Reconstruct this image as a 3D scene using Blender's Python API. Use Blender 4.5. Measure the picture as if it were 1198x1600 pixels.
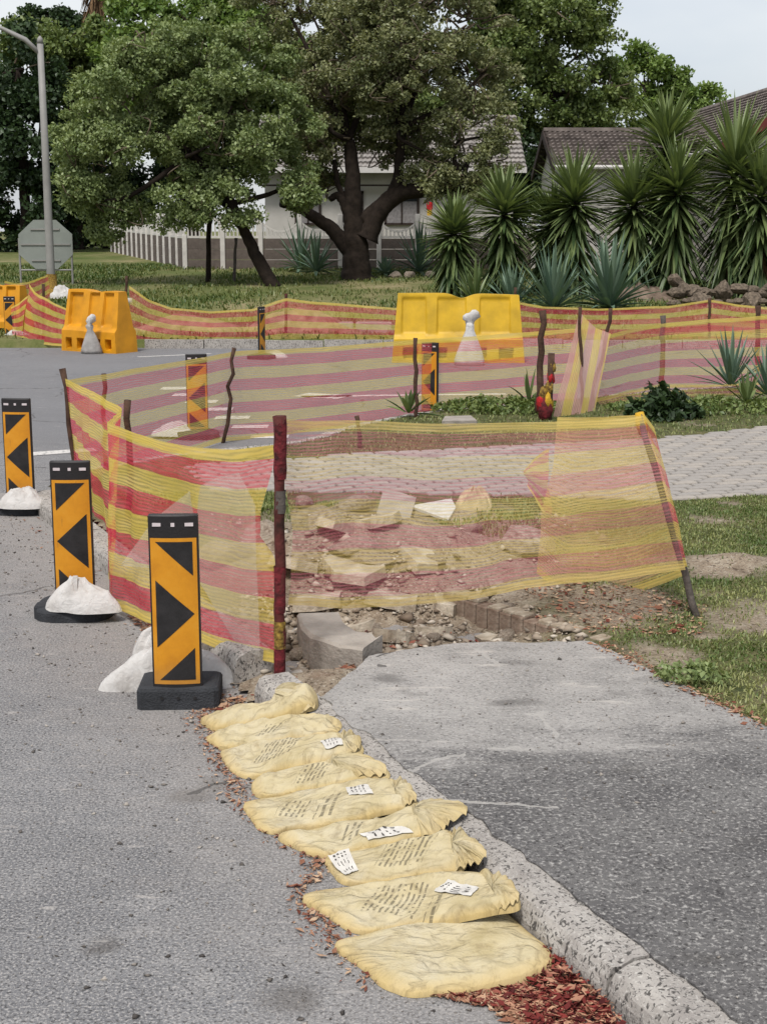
import bpy, math, random
import numpy as np
from mathutils import Vector, Matrix

for _o in list(bpy.data.objects):
    bpy.data.objects.remove(_o, do_unlink=True)
S = bpy.context.scene
COL = S.collection
R = math.radians
rng = np.random.default_rng(7)
random.seed(7)

# ------------------------------------------------------------------ camera
F_PX, CX, CY, HORIZON = 2200.0, 599.0, 800.0, 361.0
CAM_H = 1.93
PITCH = math.atan((CY - HORIZON) / F_PX)
cam_d = bpy.data.cameras.new('camera')
cam_d.sensor_fit = 'VERTICAL'
cam_d.sensor_height = 24.0
cam_d.sensor_width = 18.0
cam_d.lens = 24.0 * F_PX / 1600.0
cam_d.clip_start = 0.05
cam_d.clip_end = 3000
cam = bpy.data.objects.new('camera', cam_d)
COL.objects.link(cam)
cam.location = (0, 0, CAM_H)
cam.rotation_euler = (R(90) - PITCH, 0, 0)
S.camera = cam

# ------------------------------------------------------------------ sky, sun, exposure
SUN_EL, SUN_AZ = R(58), R(200)      # azimuth: direction the light comes from, clockwise from +Y
w = bpy.data.worlds.new('World')
S.world = w
w.use_nodes = True
nt = w.node_tree
nt.nodes.clear()
out = nt.nodes.new('ShaderNodeOutputWorld')
bg = nt.nodes.new('ShaderNodeBackground')
sky = nt.nodes.new('ShaderNodeTexSky')
sky.sky_type = 'NISHITA'
sky.sun_disc = False
sky.sun_elevation = SUN_EL
sky.sun_rotation = SUN_AZ
sky.air_density = 1.0
sky.dust_density = 2.5
tc = nt.nodes.new('ShaderNodeTexCoord')
mp = nt.nodes.new('ShaderNodeMapping')
mp.inputs['Scale'].default_value = (1.2, 1.2, 3.2)
nz = nt.nodes.new('ShaderNodeTexNoise')
nz.inputs['Scale'].default_value = 1.6
nz.inputs['Detail'].default_value = 5
nz.inputs['Roughness'].default_value = 0.55
cr = nt.nodes.new('ShaderNodeValToRGB')
cr.color_ramp.elements[0].position = 0.34
cr.color_ramp.elements[0].color = (2.25, 2.4, 2.7, 1)
cr.color_ramp.elements[1].position = 0.66
cr.color_ramp.elements[1].color = (3.55, 3.5, 3.4, 1)
mx = nt.nodes.new('ShaderNodeMixRGB')
mx.inputs['Fac'].default_value = 0.8
nt.links.new(tc.outputs['Generated'], mp.inputs['Vector'])
nt.links.new(mp.outputs['Vector'], nz.inputs['Vector'])
nt.links.new(nz.outputs['Fac'], cr.inputs['Fac'])
nt.links.new(sky.outputs['Color'], mx.inputs['Color1'])
nt.links.new(cr.outputs['Color'], mx.inputs['Color2'])
nt.links.new(mx.outputs['Color'], bg.inputs['Color'])
bg.inputs['Strength'].default_value = 0.097
nt.links.new(bg.outputs['Background'], out.inputs['Surface'])

sun_d = bpy.data.lights.new('sun', 'SUN')
sun_d.energy = 1.35
sun_d.angle = R(12)
sun_d.color = (1.0, 0.96, 0.91)
sun = bpy.data.objects.new('sun', sun_d)
COL.objects.link(sun)
_d = Vector((math.sin(SUN_AZ) * math.cos(SUN_EL), math.cos(SUN_AZ) * math.cos(SUN_EL), math.sin(SUN_EL)))
sun.rotation_euler = _d.to_track_quat('Z', 'Y').to_euler()
sun.location = _d * 60

S.view_settings.view_transform = 'Standard'
S.view_settings.look = 'None'
S.view_settings.gamma = 1.0
S.view_settings.exposure = 1.36
S.render.engine = 'CYCLES'
S.cycles.max_bounces = 8
S.cycles.diffuse_bounces = 3
S.cycles.transmission_bounces = 4
S.cycles.transparent_max_bounces = 24
S.cycles.use_denoising = True

# ------------------------------------------------------------------ helpers: places
def _ray(px, py):
    x = (px - CX) / F_PX
    u = -(py - CY) / F_PX
    c, s = math.cos(PITCH), math.sin(PITCH)
    return x, c + u * s, -s + u * c

def gnd(px, py, z=0.0):
    """world point where a sight line meets the level z"""
    x, y, q = _ray(px, py)
    t = (z - CAM_H) / q
    return Vector((x * t, y * t, z))

def at(px, py, Y):
    """world point on a sight line at the distance Y"""
    x, y, q = _ray(px, py)
    t = Y / y
    return Vector((x * t, Y, CAM_H + q * t))

def ppm(Y):
    return F_PX / (Y * math.cos(PITCH) + 0.38)

def terr(Y):
    """level of the far verge, which rises gently away from the street"""
    if Y < 24:
        return 0.12
    if Y < 45:
        return 0.12 + 0.031 * (Y - 24)
    return 0.771 + 0.0155 * (min(Y, 90) - 45)

def far(px, py):
    """sight line meets the far verge"""
    lo, hi = 24.0, 120.0
    for _ in range(40):
        m = (lo + hi) / 2
        if at(px, py, m).z > terr(m):
            lo = m
        else:
            hi = m
    p = at(px, py, lo)
    p.z = terr(lo)
    return p

def C(r, g, b, k=1.4):
    def l(c):
        c /= 255.0
        return (c / 12.92 if c <= 0.04045 else ((c + 0.055) / 1.055) ** 2.4) / k
    return (l(r), l(g), l(b), 1.0)

# ------------------------------------------------------------------ helpers: noise
def _hash(ix, iy, seed):
    h = (ix.astype(np.int64) * 374761393 + iy.astype(np.int64) * 668265263 + seed * 1442695041) & 0x7fffffff
    h = ((h ^ (h >> 13)) * 1274126177) & 0x7fffffff
    return ((h ^ (h >> 16)) & 0xffff) / 65535.0

def vn(x, y, seed=0):
    x = np.asarray(x, float); y = np.asarray(y, float)
    x, y = np.broadcast_arrays(x, y)
    ix = np.floor(x); iy = np.floor(y)
    fx = x - ix; fy = y - iy
    fx = fx * fx * (3 - 2 * fx); fy = fy * fy * (3 - 2 * fy)
    a = _hash(ix, iy, seed); b = _hash(ix + 1, iy, seed)
    c = _hash(ix, iy + 1, seed); d = _hash(ix + 1, iy + 1, seed)
    return (a * (1 - fx) + b * fx) * (1 - fy) + (c * (1 - fx) + d * fx) * fy

def fbm(x, y, seed=0, o=4):
    v = 0; a = 0.5; n = 0
    for i in range(o):
        v = v + a * vn(np.asarray(x) * 2 ** i, np.asarray(y) * 2 ** i, seed + i * 17); n += a; a *= 0.5
    return v / n

def sst(a, b, x):
    t = np.clip((np.asarray(x, float) - a) / (b - a), 0, 1)
    return t * t * (3 - 2 * t)

def catmull(P, n=8, closed=False):
    P = [np.array(p, float) for p in P]
    o = []
    m = len(P)
    for i in range(m if closed else m - 1):
        if closed:
            a, b, c, d = P[i - 1], P[i], P[(i + 1) % m], P[(i + 2) % m]
        else:
            a, b, c, d = P[max(i - 1, 0)], P[i], P[i + 1], P[min(i + 2, m - 1)]
        for k in range(n):
            t = k / n
            o.append(0.5 * ((2 * b) + (c - a) * t + (2 * a - 5 * b + 4 * c - d) * t * t + (3 * b - a - 3 * c + d) * t ** 3))
    if not closed:
        o.append(P[-1])
    return o

def inpoly(x, y, poly):
    x = np.asarray(x); y = np.asarray(y)
    r = np.zeros(x.shape, bool)
    n = len(poly)
    for i in range(n):
        x1, y1 = poly[i][0], poly[i][1]
        x2, y2 = poly[i - 1][0], poly[i - 1][1]
        if y1 == y2:
            continue
        c = ((y1 > y) != (y2 > y)) & (x < (x2 - x1) * (y - y1) / (y2 - y1) + x1)
        r ^= c
    return r

# ------------------------------------------------------------------ helpers: meshes and things
class MB:
    def __init__(s):
        s.v = []; s.f = []
    def add(s, V, F):
        o = len(s.v)
        s.v.extend([tuple(float(c) for c in p) for p in V])
        s.f.extend([tuple(i + o for i in q) for q in F])
        return s
    def box(s, c, d, rz=0.0, taper=1.0, rot=None):
        x, y, z = d[0] / 2, d[1] / 2, d[2] / 2
        V = [Vector((sx * x * (taper if sz > 0 else 1), sy * y * (taper if sz > 0 else 1), sz * z)) for sz in (-1, 1) for sx, sy in ((-1, -1), (1, -1), (1, 1), (-1, 1))]
        M = rot if rot is not None else Matrix.Rotation(rz, 3, 'Z')
        V = [M @ p + Vector(c) for p in V]
        return s.add(V, [(3, 2, 1, 0), (4, 5, 6, 7), (0, 1, 5, 4), (1, 2, 6, 5), (2, 3, 7, 6), (3, 0, 4, 7)])
    def bbox(s, c, d, b=0.01, rz=0.0):
        """box with bevelled vertical and top edges"""
        x, y, z = d[0] / 2, d[1] / 2, d[2]
        def ring(i, zz):
            X, Y = x - i, y - i
            return [(-X + b, -Y, zz), (X - b, -Y, zz), (X, -Y + b, zz), (X, Y - b, zz), (X - b, Y, zz), (-X + b, Y, zz), (-X, Y - b, zz), (-X, -Y + b, zz)]
        V = ring(0, 0) + ring(0, z - b) + ring(b * .3, z - b * .3) + ring(b, z)
        M = Matrix.Rotation(rz, 3, 'Z')
        V = [M @ Vector(p) + Vector(c) for p in V]
        F = []
        for k in range(3):
            for i in range(8):
                F.append((k * 8 + i, k * 8 + (i + 1) % 8, k * 8 + 8 + (i + 1) % 8, k * 8 + 8 + i))
        F.append(tuple(range(24, 32))); F.append(tuple(range(7, -1, -1)))
        return s.add(V, F)
    def tube(s, P, rad, n=8, cap=True, jit=0.0):
        P = [Vector(p) for p in P]
        if not hasattr(rad, '__len__'):
            rad = [rad] * len(P)
        V = []; F = []
        ref = None
        for i, p in enumerate(P):
            t = (P[min(i + 1, len(P) - 1)] - P[max(i - 1, 0)]).normalized()
            if ref is None:
                ref = t.orthogonal().normalized()
            ref = (ref - t * ref.dot(t))
            ref = ref.normalized() if ref.length > 1e-6 else t.orthogonal().normalized()
            b = t.cross(ref)
            for k in range(n):
                a = 2 * math.pi * k / n
                r = rad[i] * (1 + (random.uniform(-jit, jit) if jit else 0))
                V.append(p + (ref * math.cos(a) + b * math.sin(a)) * r)
        for i in range(len(P) - 1):
            for k in range(n):
                F.append((i * n + k, i * n + (k + 1) % n, (i + 1) * n + (k + 1) % n, (i + 1) * n + k))
        if cap:
            F.append(tuple(range(n - 1, -1, -1)))
            F.append(tuple(range((len(P) - 1) * n, len(P) * n)))
        return s.add(V, F)
    def prism(s, poly, y0, y1):
        """outline in x,z extruded along y"""
        n = len(poly)
        V = [(p[0], y0, p[1]) for p in poly] + [(p[0], y1, p[1]) for p in poly]
        F = [tuple(range(n)), tuple(range(2 * n - 1, n - 1, -1))]
        F += [(i, i + n, (i + 1) % n + n, (i + 1) % n) for i in range(n)]
        return s.add(V, F)
    def slab(s, poly, z0, z1):
        n = len(poly)
        V = [(p[0], p[1], z0) for p in poly] + [(p[0], p[1], z1) for p in poly]
        F = [tuple(range(n - 1, -1, -1)), tuple(range(n, 2 * n))]
        F += [(i, (i + 1) % n, (i + 1) % n + n, i + n) for i in range(n)]
        return s.add(V, F)
    def build(s, name, mat, parent=None, smooth=False, org=None):
        return mesh(name, s.v, s.f, mat, parent, smooth, org)

def mesh(name, V, F, mat, parent=None, smooth=False, org=None, uv=None, attr=None):
    me = bpy.data.meshes.new(name)
    V = np.asarray(V, float).reshape(-1, 3)
    if org is not None:
        V = V - np.array(org)[None, :]
    if isinstance(F, np.ndarray):
        k = F.shape[1]
        me.vertices.add(len(V)); me.vertices.foreach_set('co', V.ravel())
        me.loops.add(F.size); me.loops.foreach_set('vertex_index', F.ravel().astype(np.int32))
        me.polygons.add(len(F))
        me.polygons.foreach_set('loop_start', np.arange(0, F.size, k, dtype=np.int32))
        me.update(calc_edges=True)
    else:
        me.from_pydata(V.tolist(), [], F)
    if uv is not None:
        l = me.uv_layers.new(name='UVMap')
        li = np.empty(len(me.loops), np.int32); me.loops.foreach_get('vertex_index', li)
        l.data.foreach_set('uv', np.asarray(uv, float)[li].ravel())
    if attr:
        for an, av in attr.items():
            a = me.attributes.new(an, 'FLOAT', 'POINT')
            a.data.foreach_set('value', np.asarray(av, np.float32))
    me.materials.append(mat)
    if smooth:
        me.polygons.foreach_set('use_smooth', np.ones(len(me.polygons), bool))
    me.validate()
    o = bpy.data.objects.new(name, me)
    COL.objects.link(o)
    if parent is not None:
        o.parent = parent
    return o

def tag(o, label=None, cat=None, group=None, kind=None):
    if label: o['label'] = label
    if cat: o['category'] = cat
    if group: o['group'] = group
    if kind: o['kind'] = kind
    return o

def thing(name, label, cat, loc=(0, 0, 0), rz=0.0, group=None):
    o = bpy.data.objects.new(name, None)
    o.empty_display_size = 0.1
    COL.objects.link(o)
    o.location = loc
    o.rotation_euler = (0, 0, rz)
    return tag(o, label, cat, group)

def struct_root(name):
    o = bpy.data.objects.new(name, None)
    COL.objects.link(o)
    o['kind'] = 'structure'
    return o

def copy_tree(o, parent=None):
    c = o.copy()
    COL.objects.link(c)
    c.parent = parent
    for ch in list(o.children):
        copy_tree(ch, c)
    return c

def place(proto, used, loc, rz, label, group=None):
    o = copy_tree(proto) if used else proto
    o.location = loc
    o.rotation_euler = (0, 0, rz)
    o['label'] = label
    if group: o['group'] = group
    return o

# ------------------------------------------------------------------ helpers: materials
class NB:
    """short-hand for node graphs"""
    def __init__(s, name):
        s.m = bpy.data.materials.new(name)
        s.m.use_nodes = True
        s.t = s.m.node_tree
        s.t.nodes.clear()
        s.out = s.n('OutputMaterial')
    def n(s, kind, **k):
        nd = s.t.nodes.new('ShaderNode' + kind)
        for a, b in k.items():
            setattr(nd, a, b)
        return nd
    def l(s, a, b):
        s.t.links.new(a, b)
    def put(s, sock, v):
        if isinstance(v, bpy.types.NodeSocket):
            s.l(v, sock)
        else:
            sock.default_value = v
    def math(s, op, a, b=None, c=None, clamp=False):
        nd = s.n('Math', operation=op, use_clamp=clamp)
        s.put(nd.inputs[0], a)
        if b is not None: s.put(nd.inputs[1], b)
        if c is not None: s.put(nd.inputs[2], c)
        return nd.outputs[0]
    def mix(s, f, a, b, kind='MIX'):
        nd = s.n('MixRGB', blend_type=kind)
        s.put(nd.inputs[0], f); s.put(nd.inputs[1], a); s.put(nd.inputs[2], b)
        return nd.outputs[0]
    def coord(s, which='Object', scale=None, rot=None, loc=None):
        o = s.n('TexCoord').outputs[which]
        if scale or rot or loc:
            m = s.n('Mapping')
            if scale: m.inputs['Scale'].default_value = scale
            if rot: m.inputs['Rotation'].default_value = rot
            if loc: m.inputs['Location'].default_value = loc
            s.l(o, m.inputs['Vector'])
            o = m.outputs['Vector']
        return o
    def noise(s, vec, scale, detail=3, rough=0.55, dist=0.0):
        nd = s.n('TexNoise')
        nd.inputs['Scale'].default_value = scale
        nd.inputs['Detail'].default_value = detail
        nd.inputs['Roughness'].default_value = rough
        nd.inputs['Distortion'].default_value = dist
        s.l(vec, nd.inputs['Vector'])
        return nd.outputs['Fac']
    def vor(s, vec, scale, feature='F1', out='Distance'):
        nd = s.n('TexVoronoi', feature=feature)
        nd.inputs['Scale'].default_value = scale
        s.l(vec, nd.inputs['Vector'])
        return nd.outputs[out]
    def ramp(s, f, stops, interp='LINEAR'):
        nd = s.n('ValToRGB')
        r = nd.color_ramp
        r.interpolation = interp
        while len(r.elements) < len(stops):
            r.elements.new(0.5)
        for e, (p, c) in zip(r.elements, stops):
            e.position = p
            e.color = c if hasattr(c, '__len__') else (c, c, c, 1)
        s.put(nd.inputs[0], f)
        return nd.outputs[0]
    def attr(s, name):
        return s.n('Attribute', attribute_name=name).outputs['Fac']
    def bump(s, h, strength=0.3, dist=0.01):
        nd = s.n('Bump')
        nd.inputs['Strength'].default_value = strength
        nd.inputs['Distance'].default_value = dist
        s.l(h, nd.inputs['Height'])
        return nd.outputs['Normal']
    def pbr(s, col, rough=0.8, normal=None, spec=0.3, metal=0.0):
        p = s.n('BsdfPrincipled')
        s.put(p.inputs['Base Color'], col)
        s.put(p.inputs['Roughness'], rough)
        p.inputs['Specular IOR Level'].default_value = spec
        p.inputs['Metallic'].default_value = metal
        if normal is not None: s.l(normal, p.inputs['Normal'])
        s.l(p.outputs[0], s.out.inputs['Surface'])
        return s.m

def M_plain(name, col, var=0.25, scale=6.0, rough=0.75, spec=0.3, bump=0.2, bscale=60.0, dark=None, metal=0.0):
    b = NB(name)
    v = b.coord('Object')
    n1 = b.noise(v, scale, 5, 0.6)
    d = dark if dark else tuple(c * (1 - var) for c in col[:3]) + (1,)
    li = tuple(min(1, c * (1 + var * .4)) for c in col[:3]) + (1,)
    c = b.ramp(n1, [(0.32, d), (0.68, li)])
    return b.pbr(c, rough, b.bump(b.noise(v, bscale, 3), bump, 0.01), spec, metal)

def M_leaf(name, a, c, trans=0.3):
    """two leaf colours picked leaf by leaf, part of the light passing through"""
    b = NB(name)
    col = b.mix(b.attr('tint'), a, c)
    d = b.n('BsdfDiffuse'); b.l(col, d.inputs['Color'])
    t = b.n('BsdfTranslucent'); b.l(b.mix(1.0, col, (1.0, 1.0, 0.55, 1), 'MULTIPLY'), t.inputs['Color'])
    g = b.n('BsdfGlossy'); g.inputs['Roughness'].default_value = 0.45
    g.inputs['Color'].default_value = (0.9, 0.95, 0.9, 1)
    m1 = b.n('MixShader'); m1.inputs[0].default_value = trans
    b.l(d.outputs[0], m1.inputs[1]); b.l(t.outputs[0], m1.inputs[2])
    m2 = b.n('MixShader'); m2.inputs[0].default_value = 0.025
    b.l(m1.outputs[0], m2.inputs[1]); b.l(g.outputs[0], m2.inputs[2])
    b.l(m2.outputs[0], b.out.inputs['Surface'])
    return b.m
# ================================================================== MATERIALS OF THE SETTING
def cracks(b, c, scale, wd, keep, col):
    """wandering hairline cracks, broken up so that only stretches of them show"""
    v = b.coord('Object')
    nd = b.n('TexNoise'); nd.inputs['Scale'].default_value = 1.4; nd.inputs['Detail'].default_value = 5; nd.inputs['Roughness'].default_value = .55
    b.l(v, nd.inputs['Vector'])
    ad = b.n('VectorMath', operation='SCALE'); b.l(nd.outputs['Color'], ad.inputs[0]); ad.inputs['Scale'].default_value = .55
    sm_ = b.n('VectorMath', operation='ADD'); b.l(v, sm_.inputs[0]); b.l(ad.outputs[0], sm_.inputs[1])
    d = b.vor(sm_.outputs[0], scale, 'DISTANCE_TO_EDGE')
    m_ = b.math('MULTIPLY', b.math('LESS_THAN', d, wd), b.math('GREATER_THAN', b.noise(v, 1.3 * scale, 3), keep))
    return b.mix(b.math('MULTIPLY', m_, .7), c, col)

def M_road():
    b = NB('road asphalt')
    v = b.coord('Object')
    big = b.noise(v, 0.55, 4, 0.6)
    mid = b.noise(b.coord('Object', (5, 9, 1)), 1.0, 5, 0.65)
    c = b.ramp(big, [(0.3, C(118, 118, 120)), (0.7, C(146, 146, 147))])
    c = b.mix(b.ramp(mid, [(0.50, 0.0), (0.72, 0.45)]), c, C(176, 174, 172))
    agg = b.noise(v, 115, 2, 0.7)
    c = b.mix(b.ramp(agg, [(0.50, 0.0), (0.62, 0.8)]), c, C(196, 192, 188))
    c = b.mix(b.ramp(b.noise(b.coord('Object', loc=(3.1, 7.7, 1)), 95, 2, 0.6), [(0.53, 0.0), (0.63, 0.75)]), c, C(66, 65, 65))
    # oil stains and patched spots
    for (px, py, r) in ((452, 1557, .085), (165, 1478, .05), (300, 1243, .07), (330, 1225, .06)):
        p = gnd(px, py)
        d = b.n('VectorMath', operation='DISTANCE')
        mp_ = b.n('Mapping'); mp_.inputs['Scale'].default_value = (1, 1.0, 1)
        b.l(b.coord('Object'), mp_.inputs['Vector']); b.l(mp_.outputs[0], d.inputs[0]); d.inputs[1].default_value = p
        dd = b.math('ADD', d.outputs['Value'], b.math('MULTIPLY', b.math('SUBTRACT', b.noise(v, 9, 3), 0.5), 0.12))
        c = b.mix(b.math('MULTIPLY', b.math('SUBTRACT', 1.0, b.ramp(b.math('DIVIDE', dd, r * 1.3), [(0.35, 0.0), (1.0, 1.0)])), 0.5), c, C(84, 78, 72))
    # pale dust along the gutter: kerb line x + 0.465 y = 2.06
    g = b.n('SeparateXYZ'); b.l(b.coord('Object'), g.inputs[0])
    kd = b.math('SUBTRACT', 2.06, b.math('ADD', g.outputs[0], b.math('MULTIPLY', g.outputs[1], 0.465)))
    du = b.math('SUBTRACT', 1.0, b.ramp(b.math('ADD', b.math('DIVIDE', kd, 1.3), b.math('MULTIPLY', b.math('SUBTRACT', b.noise(v, 4, 5, .65), .5), .9)), [(0.02, 0.0), (0.8, 1.0)]))
    far_ = b.math('GREATER_THAN', g.outputs[1], 10.4)
    du = b.math('MULTIPLY', du, b.math('SUBTRACT', 1.0, far_))
    c = b.mix(b.math('MULTIPLY', du, 0.5), c, C(178, 171, 164))
    # the side street was laid later and is darker
    sd = b.ramp(b.math('ADD', b.math('DIVIDE', g.outputs[1], 30.0), b.math('MULTIPLY', b.noise(v, 1.5, 3), 0.03)), [(0.40, 0.0), (0.47, 0.55)])
    c = b.mix(sd, c, C(124, 124, 127))
    c = cracks(b, c, .6, .006, .52, C(84, 82, 80))
    sm = b.noise(b.coord('Object', (7, 26, 1), loc=(2.2, 5, 0)), 1.0, 4, .6)
    c = b.mix(b.ramp(sm, [(0.62, 0.0), (0.70, 0.55)]), c, C(196, 190, 184))
    h = b.math('ADD', b.noise(v, 150, 3, .7), b.math('MULTIPLY', b.noise(v, 14, 3), 1.2))
    return b.pbr(c, 0.92, b.bump(h, 0.6, 0.009), 0.25)

def M_drive():
    b = NB('patched pavement asphalt')
    v = b.coord('Object')
    g = b.n('SeparateXYZ'); b.l(v, g.inputs[0])
    wob = b.math('MULTIPLY', b.math('SUBTRACT', b.noise(b.coord('Object', (1.6, 5, 1)), 1.0, 6, .7), .5), 1.1)
    edge = b.math('ADD', b.math('SUBTRACT', g.outputs[1], b.math('MULTIPLY', g.outputs[0], 0.16)), wob)
    pale = b.ramp(b.math('DIVIDE', edge, 10.0), [(0.440, 0.0), (0.462, 0.35), (0.466, 0.75), (0.50, 1.0)])
    n1 = b.noise(v, 3.0, 5, 0.6)
    dark = b.ramp(n1, [(0.3, C(94, 92, 92)), (0.7, C(126, 124, 122))])
    ligh = b.ramp(n1, [(0.3, C(154, 151, 147)), (0.7, C(190, 186, 181))])
    c = b.mix(pale, dark, ligh)
    a1 = b.noise(v, 75, 3, .7)
    c = b.mix(b.ramp(a1, [(0.52, 0.0), (0.66, 0.8)]), c, C(196, 193, 188))
    a2 = b.noise(b.coord('Object', loc=(5, 2, 9)), 80, 3, .7)
    c = b.mix(b.math('MULTIPLY', b.ramp(a2, [(0.53, 0.0), (0.66, 0.85)]), b.math('SUBTRACT', 1.0, b.math('MULTIPLY', pale, .4))), c, C(52, 50, 50))
    # whitish lime smears and darker worn spots
    sm = b.noise(b.coord('Object', (2.2, 11, 1), loc=(1.3, 0.2, 0)), 1.1, 4, .6)
    c = b.mix(b.math('MULTIPLY', b.ramp(sm, [(0.62, 0.0), (0.68, 0.7)]), pale), c, C(206, 200, 192))
    sp = b.noise(b.coord('Object', (1.7, 3, 1), loc=(8, 3, 0)), 1.3, 3, .5)
    c = b.mix(b.ramp(sp, [(0.60, 0.0), (0.70, 0.55)]), c, C(88, 85, 82))
    c = cracks(b, c, 1.1, .010, .55, C(190, 186, 180))
    c = cracks(b, c, .8, .007, .58, C(58, 56, 55))
    return b.pbr(c, 0.93, b.bump(b.math('ADD', a1, b.noise(v, 22, 3)), 0.7, 0.012), 0.25)

def M_kerb():
    b = NB('washed aggregate concrete')
    v = b.coord('Object')
    c = b.ramp(b.noise(v, 7, 5, .6), [(0.3, C(166, 160, 154)), (0.7, C(208, 202, 194))])
    c = b.mix(b.ramp(b.noise(b.coord('Object', (75, 75, 38)), 1.0, 2, .6, 0.8), [(0.54, 0.0), (0.62, 0.85)]), c, C(62, 60, 58))
    c = b.mix(b.ramp(b.noise(v, 95, 2, .6), [(0.58, 0.0), (0.68, 0.6)]), c, C(228, 224, 216))
    return b.pbr(c, 0.9, b.bump(b.noise(v, 70, 4, .75), 0.7, 0.014), 0.2)

def M_verge():
    b = NB('verge soil and thatch')
    v = b.coord('Object')
    soil = b.ramp(b.noise(v, 9, 6, .65), [(0.25, C(122, 108, 92)), (0.5, C(164, 148, 128)), (0.75, C(200, 188, 168))])
    soil = b.mix(b.ramp(b.noise(v, 60, 3, .6), [(0.56, 0.0), (0.64, 0.7)]), soil, C(205, 194, 178))
    soil = b.mix(b.ramp(b.noise(b.coord('Object', loc=(4, 4, 4)), 45, 3, .6), [(0.56, 0.0), (0.64, 0.7)]), soil, C(74, 60, 50))
    soil = b.mix(b.ramp(b.noise(b.coord('Object', loc=(2, 9, 4)), 3.2, 3, .6), [(0.60, 0.0), (0.74, 0.35)]), soil, C(146, 104, 84))
    th = b.ramp(b.noise(v, 5, 6, .7), [(0.25, C(74, 84, 50)), (0.5, C(106, 108, 70)), (0.75, C(146, 136, 100))])
    th = b.mix(b.ramp(b.noise(v, 70, 3, .6), [(0.5, 0.0), (0.66, 0.7)]), th, C(58, 62, 38))
    c = b.mix(b.attr('soil'), th, soil)
    return b.pbr(c, 0.95, b.bump(b.math('ADD', b.noise(v, 40, 4, .7), b.noise(v, 110, 2)), 0.8, 0.02), 0.15)

def M_farground():
    b = NB('dry lawn')
    v = b.coord('Object')
    c = b.ramp(b.noise(b.coord('Object', (0.5, 0.32, 1)), 1.0, 5, .62), [(0.28, C(76, 96, 44)), (0.48, C(112, 118, 72)), (0.68, C(160, 148, 112)), (0.85, C(178, 168, 138))])
    c = b.mix(b.ramp(b.noise(v, 9, 5, .7), [(0.45, 0.0), (0.7, 0.55)]), c, C(80, 94, 46))
    return b.pbr(c, 0.97, b.bump(b.noise(v, 12, 4, .7), 0.8, 0.05), 0.1)

MAT_road, MAT_drive, MAT_kerb, MAT_verge, MAT_far = M_road(), M_drive(), M_kerb(), M_verge(), M_farground()

# ================================================================== GROUND, ROADS, VERGES
ys = [-60, -5, 10, 23.95, 23.96] + [24.2 + i * 0.8 for i in range(30)] + [50, 56, 62, 75, 90, 200, 500, 1500]
xs = [-1500, -500, -200, -80, -40] + [-24 + i * 2 for i in range(25)] + [40, 80, 200, 500, 1500]
V = []; Fq = []
for j, y in enumerate(ys):
    for i, x in enumerate(xs):
        if y <= 23.955:
            z = -0.07
        else:
            z = terr(y) + 0.06 * (float(vn(x * .35, y * .35, 3)) - .5) * (1 if 24.5 < y < 60 else 0)
        V.append((x, y, z))
for j in range(len(ys) - 1):
    for i in range(len(xs) - 1):
        a = j * len(xs) + i
        Fq.append((a, a + 1, a + 1 + len(xs), a + len(xs)))
tag(mesh('ground', V, Fq, MAT_far, smooth=True), kind='structure')

MB().add([(-70, -12, 0), (70, -12, 0), (70, 23.8, 0), (-70, 23.8, 0)], [(0, 1, 2, 3)]).build('road', MAT_road)['kind'] = 'structure'

KX0, KY0, KS = 0.57, 3.2, -0.465            # near kerb: x = KX0 + KS (y - KY0), its road face
def kerb_x(y):
    return KX0 + KS * (y - KY0)
KD = Vector((KS, 1)).normalized()            # along the kerb
KN = Vector((KD.y, -KD.x))                   # towards the verge
KW = 0.15
def kerb_dist(x, y):
    return (x - KX0) * KN.x + (y - KY0) * KN.y

ret = catmull([(-2.52, 9.9), (-2.45, 10.7), (-1.75, 11.6), (-0.85, 12.25), (-0.41, 13.2), (0.33, 14.35), (1.7, 15.35), (3.3, 16.4), (6, 17.5), (13, 19.2)], 6)
nv_poly = [(kerb_x(2.0) + .13, 2.06), (kerb_x(5.2) + .13, 5.2), (kerb_x(5.25) - .04, 5.25), (kerb_x(6.05) - .04, 6.05), (kerb_x(6.1) + .13, 6.1), (kerb_x(9.8) + .13, 9.86)] + [(p[0] + .1, p[1] - .1) for p in ret[2:]] + [(13, 2.06)]
drive_px = [(545, 1052), (575, 1026), (640, 1014), (700, 1008), (780, 1002), (860, 1004), (925, 1003), (960, 1018), (1010, 1044), (1060, 1068), (1120, 1098), (1198, 1136)]
drive_far = [gnd(x, y, .13) for x, y in drive_px]
drive_poly = [(kerb_x(1.9) + .165, 1.9)] + [(kerb_x(y) + .150, y) for y in (3, 4, 4.8, 5.3)] + [(p.x, p.y) for p in drive_far] + [(2.6, 4.3), (2.6, 1.9)]
# ragged broken edge on the far side of the pavement
dp = []
for i, (x, y) in enumerate(drive_poly):
    x2, y2 = drive_poly[(i + 1) % len(drive_poly)]
    n = 10 if 5 <= i < 5 + len(drive_far) else (60 if i < 5 else 2)
    for k in range(n):
        t = k / n
        a = .045 if n == 10 else (.05 if n == 60 else 0)
        X, Y = x + (x2 - x) * t, y + (y2 - y) * t
        dp.append((X + a * (float(fbm(X * 9, Y * 9, 5)) - .5), Y + 1.6 * a * (float(fbm(X * 9, Y * 9, 9)) - .5)))
MB().slab(dp, 0.02, 0.131).build('pavement', MAT_drive)['kind'] = 'structure'

# brick driveway outline (world)
bd_poly = [(-1.25, 9.9), (0.6, 9.75), (2.0, 9.5), (2.7, 9.78), (4.6, 10.7), (8, 12.2), (8, 16.1), (4.8, 14.1), (3.64, 13.24), (2.47, 12.45), (-0.3, 11.5), (-1.5, 11.0)]

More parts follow.
